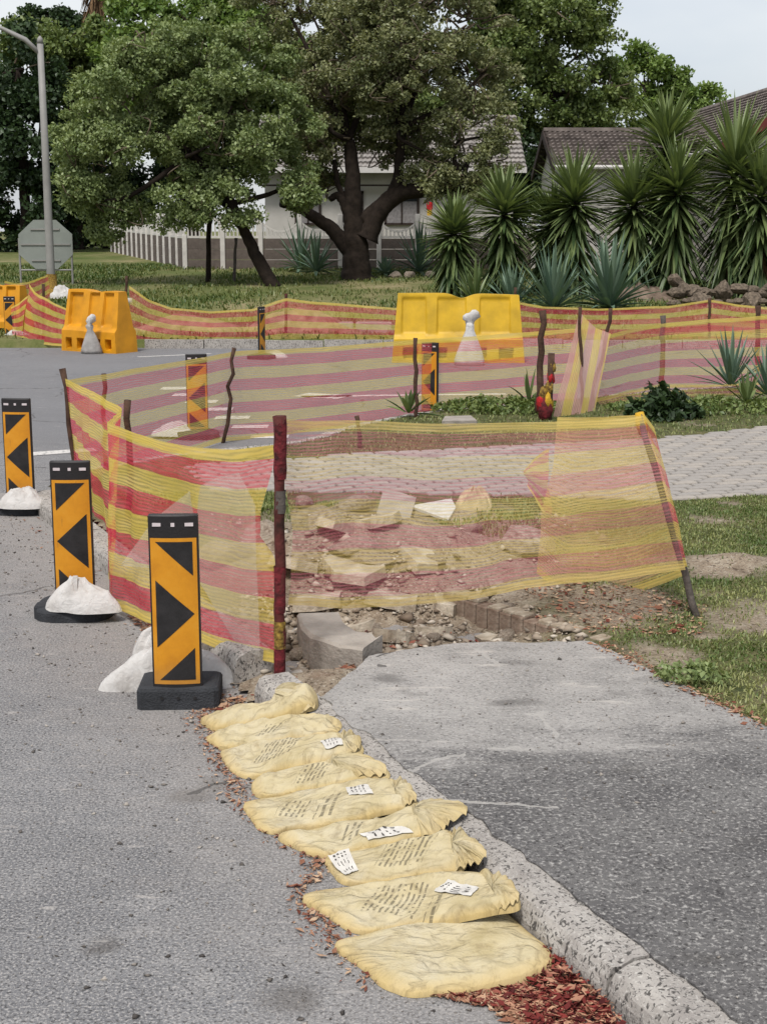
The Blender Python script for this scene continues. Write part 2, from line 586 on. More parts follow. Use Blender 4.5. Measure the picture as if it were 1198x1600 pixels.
def verge_z(x, y):
    x = np.asarray(x, float); y = np.asarray(y, float)
    z = 0.115 + 0.03 * (fbm(x * 2.2, y * 2.2, 2) - .5) + 0.02 * (fbm(x * 9, y * 9, 4) - .5)
    # trench in front of the net
    tr = sst(-.62, -.42, x) * (1 - sst(.78, .95, x + .45 * (y - 6.1))) * sst(5.72, 5.85, y) * (1 - sst(6.75, 7.15, y))
    z = z - tr * (0.11 + 0.09 * (fbm(x * 7, y * 7, 8) - .5))
    lf = sst(-1.9, -.3, kerb_x(y) - x + 0) 
    # heaps of broken ground behind the net
    def heap(cx, cy, rx, ry, h):
        d = ((x - cx) / rx) ** 2 + ((y - cy) / ry) ** 2
        return h * np.exp(-d * 1.6)
    hp = heap(-.35, 7.45, .75, .45, .20) + heap(.25, 7.75, .5, .35, .15) + heap(.6, 8.3, .7, .45, .14) + heap(-.5, 8.6, .6, .5, .12) + heap(1.9, 7.62, .3, .18, .05)
    z = z + hp * (0.75 + 0.9 * (fbm(x * 5, y * 5, 11)) * 0.8)
    gap = sst(5.15, 5.3, y) * (1 - sst(6.0, 6.15, y)) * (1 - sst(.12, .3, kerb_dist(x, y)))
    z = z * (1 - gap) + gap * (.012 + .03 * (fbm(x * 8, y * 8, 14) - .3) + .06 * sst(.0, .25, kerb_dist(x, y)))
    # under pavement and bricks keep below them
    ins = inpoly(x, y, drive_poly)
    z = np.where(ins, np.minimum(z, 0.07), z)
    ib = inpoly(x, y, bd_poly)
    z = np.where(ib, 0.075 + hp * .8, z)
    return z

def soil_mask(x, y):
    s = np.exp(-((x - .05) / .95) ** 2 - ((y - 7.5) / 1.5) ** 2) * 1.5
    s = np.maximum(s, 1.3 * np.exp(-((x - 1.15) / .33) ** 2 - ((y - 6.75) / .42) ** 2))
    s = np.maximum(s, 1.3 * np.exp(-((x - 1.9) / .33) ** 2 - ((y - 7.62) / .2) ** 2))
    s = np.maximum(s, 1.1 * sst(.35, .0, kerb_dist(x, y)) * (y < 10))
    s = np.maximum(s, 0.8 * np.exp(-((x - 1.75) / .3) ** 2 - ((y - 5.35) / .25) ** 2))
    s = np.maximum(s, 1.5 * sst(6.9, 6.2, y) * sst(.45, .1, x))
    s = s + (fbm(x * 3, y * 3, 21) - .5) * 0.9
    s = s + .75 * sst(.56, .72, fbm(x * 1.7 + 3, y * 1.7, 45)) * sst(.9, 1.2, x)
    return np.clip(s * 1.5 - .25, 0, 1)

def heightfield(name, x0, x1, y0, y1, st, poly, zf, mat, sf):
    nx = int((x1 - x0) / st) + 1; ny = int((y1 - y0) / st) + 1
    X, Y = np.meshgrid(np.linspace(x0, x1, nx), np.linspace(y0, y1, ny))
    Z = zf(X, Y)
    keep = inpoly(X, Y, poly)
    V = np.stack([X, Y, Z], -1).reshape(-1, 3)
    idx = np.arange(nx * ny).reshape(ny, nx)
    q = np.stack([idx[:-1, :-1], idx[:-1, 1:], idx[1:, 1:], idx[1:, :-1]], -1)
    kq = keep[:-1, :-1] & keep[:-1, 1:] & keep[1:, 1:] & keep[1:, :-1]
    q = q[kq].reshape(-1, 4)
    us = np.unique(q)
    re = np.zeros(nx * ny, int); re[us] = np.arange(len(us))
    return mesh(name, V[us], re[q], mat, smooth=True, attr={'soil': sf(X, Y).ravel()[us]})
tag(heightfield('verge', -2.6, 13, 2.1, 19.2, 0.045, nv_poly, verge_z, MAT_verge, soil_mask), kind='structure')

# ------------------------------------------------------------------ kerbs
def kerb_block(parent, p0, p1, lift=0.0, h=0.125, wd=KW, tilt=0.0, mat=None):
    """one kerb stone with a rounded road edge between two ground points; verge is to the right of p0 -> p1"""
    p0, p1 = Vector((p0[0], p0[1])), Vector((p1[0], p1[1]))
    L = (p1 - p0).length
    prof = [(0, -.05), (0, h * .5), (.008, h * .72), (.022, h * .88), (.045, h * .97), (.08, h), (wd, h), (wd, -.05)]
    ns = 16
    V = []; Fc = []
    n = len(prof)
    for i in range(ns + 1):
        t = i / ns
        for k, (a, b) in enumerate(prof):
            j = .009 * (float(fbm(t * 14 + p0.x * 3, k * .8 + p0.y * 5, 6, 3)) - .5)
            V.append((t * L, -a + j, b + j + (0.012 * (random.random() - .5) if i in (0, ns) and 1 < k < 6 else 0)))
    for i in range(ns):
        for k in range(n):
            Fc.append((i * n + k, i * n + (k + 1) % n, (i + 1) * n + (k + 1) % n, (i + 1) * n + k))
    Fc.append(tuple(range(n))); Fc.append(tuple(range(ns * n + n - 1, ns * n - 1, -1)))
    o = mesh('kerb_stone', V, Fc, mat or MAT_kerb, parent)
    o.location = (p0.x, p0.y, lift)
    o.rotation_euler = (tilt, 0, math.atan2(p1.y - p0.y, p1.x - p0.x))
    return o

kerb = struct_root('kerb')
s = 0.0
base = Vector((KX0, KY0))
def kp(d):
    return base + KD * d
# joint that shows at the bottom of the picture lies near d = 0.03
starts = [-2.0, -1.0, 0.03, 1.03, 2.03]
for i, d in enumerate(starts):
    e = starts[i + 1] if i + 1 < len(starts) else 2.62
    kerb_block(kerb, kp(d + .006), kp(e - .006), lift=random.uniform(-.006, .004))
d = 2.86
while d < 7.2:
    kerb_block(kerb, kp(d + .008), kp(d + .72), lift=random.uniform(-.012, .012), h=.15 if d < 3.6 else .13, wd=.17 if d < 3.6 else KW, tilt=random.uniform(-.03, .03))
    d += .735
rp = [Vector((p[0], p[1])) for p in ret[5:]]
for i in range(len(rp) - 1):
    n = max(1, round((rp[i + 1] - rp[i]).length / .8))
    for k in range(n):
        a = rp[i].lerp(rp[i + 1], k / n); c = rp[i].lerp(rp[i + 1], (k + 1) / n)
        dd = (c - a).normalized() * .005
        kerb_block(kerb, a + dd, c - dd, lift=random.uniform(-.01, .004), h=.12)

far_kerb = struct_root('far_kerb')
x = -16.0
while x < 14:
    if not (-7.2 < x < -4.9):
        kerb_block(far_kerb, (x + .006, 23.82), (x + .99, 23.82), lift=random.uniform(-.02, .01), h=.15)
    x += 1.0

# ------------------------------------------------------------------ brick driveway
MAT_brick = M_plain('cement paving brick', C(180, 174, 167), .3, 5, .9, .2, .5, 70)
MAT_brick2 = M_plain('pinkish paving brick', C(190, 182, 172), .3, 5, .9, .2, .5, 70)
MAT_sand = M_plain('joint sand', C(70, 62, 54), .3, 30, .95, .1, .4, 120)
drv = struct_root('driveway')
sd_ = MB(); sd_.slab(bd_poly, 0.03, 0.108); sd_.build('joint_bed', MAT_sand, drv)
def brick_mesh(m):
    b = MB(); b.bbox((0, 0, 0), (.186, .084, .06), .012)
    me = b.build('brick', m); me_d = me.data
    bpy.data.objects.remove(me)
    return me_d
bm1, bm2 = brick_mesh(MAT_brick), brick_mesh(MAT_brick2)
slots = []
ca, sa = math.cos(R(18)), math.sin(R(18))
for i in range(-70, 110):
    for j in range(-40, 80):
        # basket of running-bond rows turned a little to the street
        u = i * .204 + (j % 2) * .102; v_ = j * .102
        X = 1.5 + u * ca - v_ * sa; Y = 11.0 + u * sa + v_ * ca
        slots.append((X, Y))
sl = np.array(slots)
ok = inpoly(sl[:, 0], sl[:, 1], bd_poly)
sl = sl[ok]
hp = verge_z(sl[:, 0], sl[:, 1]) - .075
pxs = sl[:, 0] / (sl[:, 1] * .98 + .38) * F_PX + CX
vis = (pxs < 1500) & (hp < .03)
sl = sl[vis]; pxs = pxs[vis]
prio = np.argsort(np.where((pxs > 1015) & (pxs < 1215), 0, 40) + sl[:, 1])
rest = MB()
for r_, k in enumerate(prio):
    X, Y = sl[k]
    z = .066 + random.uniform(-.004, .004)
    if r_ < 298:
        o = bpy.data.objects.new('brick', bm1 if random.random() < .7 else bm2)
        COL.objects.link(o); o.parent = drv
        o.location = (X, Y, z); o.rotation_euler = (random.uniform(-.015, .015), random.uniform(-.015, .015), R(18) + random.uniform(-.02, .02))
    else:
        rest.bbox((X, Y, z), (.186, .084, .06), .012, R(18))
tag(rest.build('far_bricks', MAT_brick, drv), kind='stuff')
# edging course on the far side
for a, c in zip(bd_poly[7:10], bd_poly[8:11]):
    a = Vector(a); c = Vector(c); n = max(1, int((c - a).length / 1.0)); 
    for k in range(n):
        p = a.lerp(c, (k + .5) / n); e = (c - a)
        MB().bbox((0, 0, 0), (e.length / n - .008, .1, .11), .012).build('edging_stone', MAT_brick2, drv)
        o = drv.children[-1]; o.location = (p.x, p.y, .03); o.rotation_euler = (0, 0, math.atan2(e.y, e.x))

# ------------------------------------------------------------------ road markings
def M_paint():
    b = NB('worn road paint')
    v = b.coord('Object')
    c = b.ramp(b.noise(v, 30, 4, .7), [(0.36, C(150, 148, 146)), (0.5, C(226, 222, 216))])
    return b.pbr(c, .85, None, .2)
MAT_paint = M_paint()
mk = struct_root('road_markings')
A, B_ = gnd(275, 607), gnd(455, 700)
for k in range(8):
    t = k / 7
    p = A.lerp(B_, t)
    dx = Vector((.36, .03)) * .5; dy = Vector((.0, .2)) * .5 * (1 + .6 * (1 - t))
    P = Vector((p.x, p.y))
    q = [P - dx - dy, P + dx - dy, P + dx + dy, P - dx + dy]
    MB().add([(a.x, a.y, .004) for a in q], [(0, 1, 2, 3)]).build('yield_block', MAT_paint, mk)
def line(pts, wd):
    V = []; Fc = []
    for i, p in enumerate(pts):
        a = pts[max(i - 1, 0)]; c = pts[min(i + 1, len(pts) - 1)]
        t = Vector((c.x - a.x, c.y - a.y)).normalized(); n = Vector((-t.y, t.x)) * wd / 2
        V += [(p.x - n.x, p.y - n.y, .004), (p.x + n.x, p.y + n.y, .004)]
    for i in range(len(pts) - 1):
        Fc.append((2 * i, 2 * i + 1, 2 * i + 3, 2 * i + 2))
    MB().add(V, Fc).build('painted_line', MAT_paint, mk)
line([gnd(470, 620), gnd(620, 618), gnd(790, 616)], .16)
line([gnd(470, 617), gnd(540, 621)], .4)
line([gnd(215, 558), gnd(330, 553)], .1)
line([gnd(20, 712), gnd(90, 707), gnd(150, 703)], .2)
# ================================================================== MATERIALS OF THE WORKS
def M_net(name, cover, fade=0.0, red=None):
    """striped shade net: woven threads with air between them"""
    b = NB(name)
    uvn = b.n('UVMap').outputs[0]
    sx = b.n('SeparateXYZ'); b.l(uvn, sx.inputs[0])
    u, v = sx.outputs[0], sx.outputs[1]
    RD, YL = C(232, 74, 92, 1.05), C(244, 216, 104, 1.05)
    if red: RD = red
    e = .06; w_ = (1 - 2 * e) / 7
    st = [(0, YL)] + [(e + i * w_, RD if i % 2 == 0 else YL) for i in range(7)] + [(1 - e, YL)]
    col = b.ramp(v, st, 'CONSTANT')
    cv = b.n('CombineXYZ'); b.l(b.math('MULTIPLY', u, 2.2), cv.inputs[0]); b.l(b.math('MULTIPLY', v, 9.0), cv.inputs[1])
    slow = b.noise(cv.outputs[0], 1.0, 4, .6)
    col = b.mix(b.ramp(slow, [(0.4, fade), (0.75, fade + .3)]), col, C(236, 214, 200, 1.1))
    # weft ribs, gathered and slack in patches
    ph = b.math('ADD', b.math('MULTIPLY', v, 330.0), b.math('MULTIPLY', b.noise(cv.outputs[0], .6, 3), 34.0))
    rib = b.math('MULTIPLY', b.math('SINE', ph), b.ramp(slow, [(0.35, 0.05), (0.66, 0.27)]))
    cf = b.n('CombineXYZ'); b.l(b.math('MULTIPLY', u, 190.0), cf.inputs[0]); b.l(b.math('MULTIPLY', v, 300.0), cf.inputs[1])
    fine = b.math('MULTIPLY', b.math('SUBTRACT', b.noise(cf.outputs[0], 1.0, 1), .5), .5)
    hem = b.math('MULTIPLY', b.math('GREATER_THAN', b.math('ABSOLUTE', b.math('SUBTRACT', v, .5)), .5 - e * .75), .28)
    al = b.math('ADD', b.math('ADD', b.math('ADD', rib, fine), hem), b.math('ADD', cover, b.math('MULTIPLY', b.math('SUBTRACT', slow, .5), .35)), clamp=True)
    al = b.math('MINIMUM', al, .95)
    d = b.n('BsdfDiffuse'); b.l(col, d.inputs[0])
    t = b.n('BsdfTranslucent'); b.l(col, t.inputs[0])
    m1 = b.n('MixShader'); m1.inputs[0].default_value = .45
    b.l(d.outputs[0], m1.inputs[1]); b.l(t.outputs[0], m1.inputs[2])
    tr = b.n('BsdfTransparent')
    m2 = b.n('MixShader'); b.l(al, m2.inputs[0]); b.l(tr.outputs[0], m2.inputs[1]); b.l(m1.outputs[0], m2.inputs[2])
    b.l(m2.outputs[0], b.out.inputs[0])
    return b.m
NET_thin = M_net('striped net, loosely woven', .32, .16, C(222, 100, 124, 1.05))
NET_yel = M_net('striped net, yellowed', .46, .10, C(238, 196, 128, 1.05))
NET_mid = M_net('striped net', .46, .05)
NET_dense = M_net('striped net, tightly woven', .58, 0.0)
NET_sheer = M_net('striped net, faded and thin', .40, .35)

MAT_wood = M_plain('weathered stake wood', C(92, 70, 58), .5, 14, .9, .2, .8, 40)
MAT_wood_red = M_plain('stake wood stained dark red', C(110, 52, 50), .5, 9, .85, .2, .7, 40, dark=C(58, 40, 34))
MAT_wood_grey = M_plain('grey weathered branch', C(108, 100, 94), .45, 12, .9, .2, .8, 40)
MAT_netred = M_plain('bunched red netting', C(196, 48, 52), .45, 25, .85, .2, .9, 60)
MAT_netyel = M_plain('bunched yellow netting', C(228, 182, 60), .35, 25, .85, .2, .9, 60)
MAT_netdark = M_plain('grimy dark red netting', C(124, 44, 50), .5, 30, .9, .2, 1.0, 50, dark=C(66, 36, 36))
MAT_netdull = M_plain('grimy yellow netting', C(172, 142, 66), .5, 40, .9, .2, 1.0, 50, dark=C(84, 60, 40))
MAT_orange = M_plain('reflective orange sheeting', C(228, 156, 30), .16, 9.0, .5, .45, .1, 150)
def M_orange():
    b = NB('reflective orange sheeting')
    v = b.coord('Object')
    c = b.ramp(b.noise(v, 7, 5, .65), [(0.3, C(208, 136, 22)), (0.55, C(230, 156, 28)), (0.8, C(236, 170, 54))])
    c = b.mix(b.ramp(b.noise(b.coord('Object', (60, 60, 9)), 1.0, 4, .7), [(0.62, 0.0), (0.72, .55)]), c, C(120, 92, 58))
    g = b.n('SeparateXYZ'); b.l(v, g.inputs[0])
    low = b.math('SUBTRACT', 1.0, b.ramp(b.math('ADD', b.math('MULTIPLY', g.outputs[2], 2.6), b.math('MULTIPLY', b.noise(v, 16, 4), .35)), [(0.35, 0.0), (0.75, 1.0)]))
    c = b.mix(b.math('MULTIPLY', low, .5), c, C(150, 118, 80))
    return b.pbr(c, .48, b.bump(b.noise(v, 120, 2), .08, .005), .45)
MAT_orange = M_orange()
MAT_black = M_plain('black sheeting', C(44, 42, 43), .6, 14, .6, .35, .15, 120)
MAT_pblack = M_plain('black plastic', C(38, 35, 36), .3, 7, .55, .4, .2, 90)
MAT_rubber = M_plain('recycled black rubber', C(66, 68, 72), .35, 9, .85, .25, .8, 120)
MAT_reflector = M_plain('white reflector', C(236, 224, 226), .15, 9, .4, .5, .05, 50)
def M_whitebag():
    b = NB('white woven plastic')
    v = b.coord('Object')
    c = b.ramp(b.noise(v, 6, 5, .65), [(0.3, C(196, 190, 184)), (0.5, C(226, 223, 219)), (0.8, C(240, 239, 237))])
    wv = b.n('TexWave'); wv.inputs['Scale'].default_value = 60; b.l(v, wv.inputs['Vector'])
    h = b.math('ADD', b.noise(v, 22, 4, .6, .6), b.math('MULTIPLY', wv.outputs['Fac'], .12))
    return b.pbr(c, .6, b.bump(h, .7, .02), .35)
MAT_wbag = M_whitebag()
MAT_gbag = M_plain('grey woven plastic', C(176, 172, 168), .3, 8, .65, .3, .8, 22)

# ================================================================== STAKES
def stake(name, label, top, bot, r, mat, cat='stake', group=None, wob=.012, n=9, flare=1.25):
    """a rough stake between two points; it goes a little way into the ground"""
    top, bot = Vector(top), Vector(bot)
    d = (top - bot)
    P = []
    m = 9
    for i in range(m):
        t = i / (m - 1)
        p = bot - d * .06 + d * 1.06 * t
        if 0 < i < m - 1:
            p += Vector((random.uniform(-wob, wob), random.uniform(-wob, wob), 0))
        P.append(p)
    rad = [r * (1.08 - .16 * i / (m - 1)) * random.uniform(.93, 1.07) for i in range(m)]
    rad[-1] *= flare; 
    b = MB(); b.tube(P, rad, n, True, .08)
    o = b.build(name, mat, None, True, org=bot)
    o.location = bot
    return tag(o, label, cat, group)

P4_b = gnd(437, 1084); P4_t = at(438, 650, 5.72)
p4 = thing('fence_stake', 'thick dark red stake at the near corner of the netting beside the kerb end', 'stake', P4_b)
b = MB()
m = 13
PP = [P4_b.lerp(P4_t, i / (m - 1) * 1.04 - .04) + Vector((random.uniform(-.005, .005), 0, 0)) for i in range(m)]
b.tube(PP, [.022 * random.uniform(.92, 1.08) for _ in range(m - 1)] + [.028], 12, True, .06)
b.build('post', MAT_wood_red, p4, True, org=P4_b)
for (t0, t1, mt, rr) in ((.07, .17, MAT_netdark, .0245), (.17, .27, MAT_netdull, .025), (.30, .47, MAT_netdark, .0242), (.66, .74, MAT_wood_grey, .0238), (.78, 1.0, MAT_netdark, .026)):
    b = MB(); b.tube([P4_b.lerp(P4_t, t0 + (t1 - t0) * i / 6) for i in range(7)], [rr * random.uniform(.96, 1.06) for _ in range(7)], 12, False, .07)
    b.build('net_wrap', mt, p4, True, org=P4_b)

PR_b = gnd(1087, 962, .12); PR_t = at(998, 646, PR_b.y + .22)
stake('fence_stake', 'grey stake leaning inward at the grass end of the netting', PR_t, PR_b, .017, MAT_wood_grey, wob=.006)
b = MB(); b.tube([PR_t + Vector((0, 0, .005)), PR_t - Vector((-.012, 0, .05)), PR_t - Vector((-.025, 0, .1))], [.02, .028, .022], 8, True, .12)
tag(b.build('net_knot', MAT_netyel, None, True, org=PR_t), 'yellow knot of netting tied on top of the leaning grey stake', 'knot').location = PR_t

P1_b = gnd(128, 792); P1_t = at(98, 576, 9.9)
stake('fence_stake', 'dark stake leaning outward at the far road corner of the netting', P1_t, P1_b, .018, MAT_wood, flare=1.5)
def Yst(label, tpx, tpy, bpx, bpy_, z, r, mat=MAT_wood, dy=0.0, **k):
    bb = gnd(bpx, bpy_, z); tt = at(tpx, tpy, bb.y + dy)
    return stake('fence_stake', label, tt, bb, r, mat, **k)
Yst('second dark stake from the far road corner of the netting', 162, 584, 166, 752, 0, .018)
Yst('short stake rising behind the fold in the red and yellow net', 200, 625, 203, 845, 0, .02)
Yst('small stake standing inside the fenced pit near the kerb stones', 557, 650, 562, 700, .12, .018)
Yst('crooked thin stick holding the side street net, nearest to the road', 366, 544, 348, 692, 0, .018, wob=.03)
Yst('thin dark stake between the delineator and the yellow barrier behind it', 649, 528, 651, 656, .1, .02)
Yst('thick crooked brown branch post near the flag of netting', 847, 485, 840, 645, .12, .034, MAT_wood, wob=.02)
Yst('slender branch beside the raised yellow flap of net', 953, 482, 925, 632, .12, .02, MAT_wood, wob=.02)
Yst('upright stake holding up the tip of the net flap', 906, 480, 908, 640, .12, .018)
Yst('black topped stake in the netting in front of the agave bed', 1035, 493, 1033, 602, .12, .03, MAT_wood_grey, n=6)
for px, ty, by, lab in ((447, 459, 546, 'red tipped stake in the far netting beside the edge-on delineator'), (198, 431, 530, 'dark stake just behind the tilted yellow barrier'), (1108, 466, 505, 'stake at the peak of the far netting below the rock bed'),
                        (68, 444, 538, 'stake in the pink net between lamp post and barrier'), (805, 449, 545, 'pale tipped stake at the end of the wide yellow barrier')):
    bb = Vector((at(px, by, 24.15).x, 24.15, .1))
    stake('fence_stake', lab, at(px, ty, 24.15), bb, .024, MAT_wood_red if px == 447 else MAT_wood)
b6 = gnd(1183, 570, .12); b6 = Vector((at(1183, 560, 19.0).x, 19.0, .12))
stake('fence_stake', 'orange and black stake in the far netting at the edge of the grass', at(1183, 478, 19.0), b6, .035, MAT_wood, n=6)

# ================================================================== NETS
def net(name, label, stations, mat, wr=.012, nu=None, nvv=44, seed=0, group=None, cat='net', edge=None, flipv=False):
    """a sheet hung between pairs of (top, bottom) points, with slack, folds and striped threads"""
    T = [np.array(s_[0]) for s_ in stations]; Bt = [np.array(s_[1]) for s_ in stations]
    ln = [0]
    for i in range(1, len(T)):
        ln.append(ln[-1] + np.linalg.norm((T[i] - T[i - 1])[:2]) + 1e-4)
    L = ln[-1]
    nu = nu or max(24, int(L / .05))
    V = []; UV = []
    org = Bt[0]
    us = np.linspace(0, L, nu + 1)
    cT = [np.interp(us, ln, [p[k] for p in T]) for k in range(3)]
    cB = [np.interp(us, ln, [p[k] for p in Bt]) for k in range(3)]
    T3 = np.stack(cT, -1); B3 = np.stack(cB, -1)
    vv = np.linspace(0, 1, nvv + 1)
    tang = np.gradient(T3, axis=0); tang[:, 2] = 0
    nrm = np.stack([-tang[:, 1], tang[:, 0], 0 * tang[:, 0]], -1)
    nrm /= np.linalg.norm(nrm, axis=1)[:, None] + 1e-9
    U, W = np.meshgrid(us, vv, indexing='ij')
    P = B3[:, None, :] * (1 - W[..., None]) + T3[:, None, :] * W[..., None]
    bell = np.sin(math.pi * np.clip(W * .9 + .05, 0, 1)) * .7 + .3
    fold = (fbm(U * 3.1 + W * .6, W * 1.1, seed + 3, 3) - .5) * 2 * 2.4 + (fbm(U * 9 + W * 2, W * 2.2, seed + 5, 2) - .5) * .9
    P = P + nrm[:, None, :] * (fold * bell * wr)[..., None]
    P[..., 2] += (vn(U * 2.3, W * 2, seed + 9) - .5) * wr * .8
    if edge is not None:          # pull the free end of the sheet in and out
        last = np.clip((U - (L - .35)) / .35, 0, 1) ** 1.5
        dirn = (T3[-1] - T3[-2]); dirn /= np.linalg.norm(dirn)
        off = np.interp(W, [e_[0] for e_ in edge], [e_[1] for e_ in edge])
        P = P + (last * off)[..., None] * dirn
    F_ = []
    idx = np.arange((nu + 1) * (nvv + 1)).reshape(nu + 1, nvv + 1)
    q = np.stack([idx[:-1, :-1], idx[1:, :-1], idx[1:, 1:], idx[:-1, 1:]], -1).reshape(-1, 4)
    uv = np.stack([U, W], -1).reshape(-1, 2)
    if flipv: uv = np.stack([uv[:, 1], .10 + uv[:, 0] / L * .62], -1)
    o = mesh(name, P.reshape(-1, 3), q, mat, None, True, org=org, uv=uv)
    o.location = org
    return tag(o, label, cat, group)

def st(tp, bp, Y, Yb=None):
    return (at(tp[0], tp[1], Y), at(bp[0], bp[1], Yb or Y))

# near sheet, road side: corner stake round to the thick red stake
near_road = [st((100, 592), (127, 788), 9.9), st((150, 612), (150, 838), 9.0), st((193, 640), (176, 880), 8.2), st((180, 654), (172, 925), 7.5), st((167, 659), (174, 950), 7.08),
             st((210, 677), (205, 962), 6.75), st((255, 690), (250, 980), 6.45), st((310, 698), (310, 1003), 6.15), st((365, 701), (370, 1028), 5.95), st((430, 693), (436, 1044), 5.75)]
net('barrier_net', 'dense red and yellow striped net along the road behind the black arrow boards', near_road, NET_dense, .024, seed=4, nvv=60,
    edge=[(0, .03), (.08, .02), (.17, -.03), (.27, .0), (.36, -.04), (.44, .015), (.52, -.03), (.6, -.11), (.72, -.10), (.84, -.05), (.95, .0), (1, 0)])
# front sheet
front = [st((447, 652), (446, 952), 5.78), st((480, 656), (490, 951), 5.95), st((600, 659), (600, 947), 6.15), st((720, 661), (720, 937), 6.35), st((850, 656), (850, 921), 6.45), st((940, 650), (960, 907), 6.5), st((1004, 644), (1070, 890), 6.52, 6.46)]
net('barrier_net', 'wide see-through red and yellow net in front of the dug-up pit', front, NET_thin, .05, seed=11, nvv=70)
# a second layer hangs behind the right half of it
back = [st((868, 648), (838, 900), 7.15), st((900, 650), (880, 936), 7.05, 7.25), st((945, 650), (940, 941), 6.95, 7.2), st((985, 648), (1000, 926), 6.85, 7.05), st((1004, 646), (1068, 900), 6.84)]
net('barrier_net', 'second layer of yellow and red net sagging behind the leaning stake', back, NET_yel, .05, seed=23, nvv=60)
wrap = [(at(1003, 645, 6.52), at(1069, 886, 6.46)), (at(1022, 668, 6.55), at(1073, 884, 6.5)), (at(1026, 700, 6.72), at(1071, 890, 6.7)), (at(1004, 660, 6.86), at(1060, 880, 6.74))]
net('barrier_net', 'narrow flap of net wrapped round the leaning grey stake', wrap, NET_mid, .008, nu=10, seed=31)
# pale sheer layer that shows as a light triangle in the road-side net
sheer = [(at(192, 880, 6.68), at(190, 884, 6.68)), (at(240, 812, 6.46), at(235, 888, 6.46)), (at(300, 765, 6.2), at(300, 892, 6.2)), (at(340, 745, 6.0), at(325, 930, 6.0)), (at(375, 738, 5.86), at(372, 1010, 5.86)), (at(400, 790, 5.8), at(405, 1026, 5.78))]
MAT_sheer = NB('thin clear plastic film')
_t = MAT_sheer.n('BsdfTransparent'); _d2 = MAT_sheer.n('BsdfDiffuse'); _d2.inputs[0].default_value = C(226, 220, 208)
_m = MAT_sheer.n('MixShader'); _m.inputs[0].default_value = .26
MAT_sheer.l(_t.outputs[0], _m.inputs[1]); MAT_sheer.l(_d2.outputs[0], _m.inputs[2]); MAT_sheer.l(_m.outputs[0], MAT_sheer.out.inputs[0])
net('plastic_film', 'pale triangular plastic film caught behind the road-side net', sheer, MAT_sheer.m, .008, seed=37, cat='film')
# along the near side of the side street
side = [st((103, 594), (128, 786), 9.95), st((163, 585), (167, 752), 10.7), st((230, 573), (235, 728), 11.5), st((300, 561), (295, 706), 12.3), st((366, 549), (350, 690), 13.0), st((450, 546), (445, 683), 13.5),
        st((550, 539), (550, 670), 14.1), st((650, 531), (650, 656), 14.6), st((750, 525), (750, 648), 14.9), st((845, 517), (843, 640), 15.15), st((905, 513), (900, 636), 15.3)]
net('barrier_net', 'long striped net along the near side of the side street', side, NET_mid, .012, seed=41)
# raised flap and the sheet that goes on to the edge of the picture
flap = [(at(904, 486, 14.7), at(862, 655, 13.9)), (at(914, 497, 14.75), at(882, 656, 14.0)), (at(930, 512, 14.8), at(906, 654, 14.2)), (at(954, 521, 14.85), at(928, 648, 14.4))]
net('barrier_net', 'raised pale yellow flap of net standing up like a flag', flap, M_net('striped net, bright flap', .68, .12, C(232, 176, 166, 1.05)), .02, nu=20, seed=47, flipv=True)
right = [st((948, 523), (930, 630), 15.0), st((1000, 512), (980, 616), 15.8), st((1035, 505), (1030, 606), 16.5), st((1110, 499), (1110, 606), 17.0), st((1185, 494), (1190, 604), 17.4), st((1240, 490), (1245, 600), 17.8)]
net('barrier_net', 'yellowish net in front of the agaves, running off past the brick driveway', right, NET_mid, .014, seed=53)
low = [st((935, 625), (935, 634), 14.9), st((975, 614), (975, 630), 15.1), st((1026, 606), (1026, 634), 15.4), st((1110, 602), (1110, 632), 15.7), st((1240, 596), (1240, 630), 16.1)]
net('barrier_net', 'low slack strip of net lying across the agave leaves', low, NET_thin, .012, seed=57)
# the far side of the side street
farl = [st((202, 447), (205, 540), 24.1), st((232, 468), (235, 541), 24.1), st((268, 481), (270, 543), 24.1), st((330, 487), (330, 545), 24.1), st((395, 483), (400, 546), 24.1), st((447, 466), (447, 545), 24.1),
        st((520, 474), (520, 544), 24.1), st((620, 482), (620, 543), 24.1), st((720, 480), (720, 541), 24.1), st((806, 473), (806, 541), 24.1)]
net('barrier_net', 'sagging striped net strung between the two yellow barriers', farl, NET_mid, .02, seed=61)
farr = [st((812, 473), (812, 541), 24.15), st((850, 479), (850, 540), 24.15), st((935, 482), (935, 540), 24.15), st((1040, 478), (1040, 540), 24.15), st((1108, 468), (1108, 538), 24.15), st((1150, 476), (1150, 538), 24.15), st((1260, 486), (1260, 538), 24.15)]
net('barrier_net', 'far striped net below the yuccas and the rock bed', farr, NET_mid, .02, seed=67)
lf = [st((45, 443), (34, 530), 24.4), st((55, 456), (45, 534), 24.2), st((68, 463), (62, 538), 24.0), st((85, 474), (82, 540), 23.85), st((104, 482), (104, 541), 23.7)]
net('barrier_net', 'pink and yellow net hanging between lamp post and tilted yellow barrier', lf, NET_dense, .025, seed=71)
lf2 = [st((8, 438), (8, 500), 28.5), st((24, 442), (24, 503), 28.9), st((45, 440), (45, 500), 29.6), st((62, 435), (62, 495), 30.2), st((76, 429), (78, 480), 30.8)]
net('barrier_net', 'slack net tied to the foot of the grey lamp post', lf2, NET_dense, .03, seed=73)
lf3 = [st((18, 480), (20, 525), 24.8), st((30, 474), (28, 528), 24.6), st((44, 462), (36, 530), 24.4)]
net('barrier_net', 'short strip of net beside the barrier at the edge of the road', lf3, NET_dense, .02, seed=75)

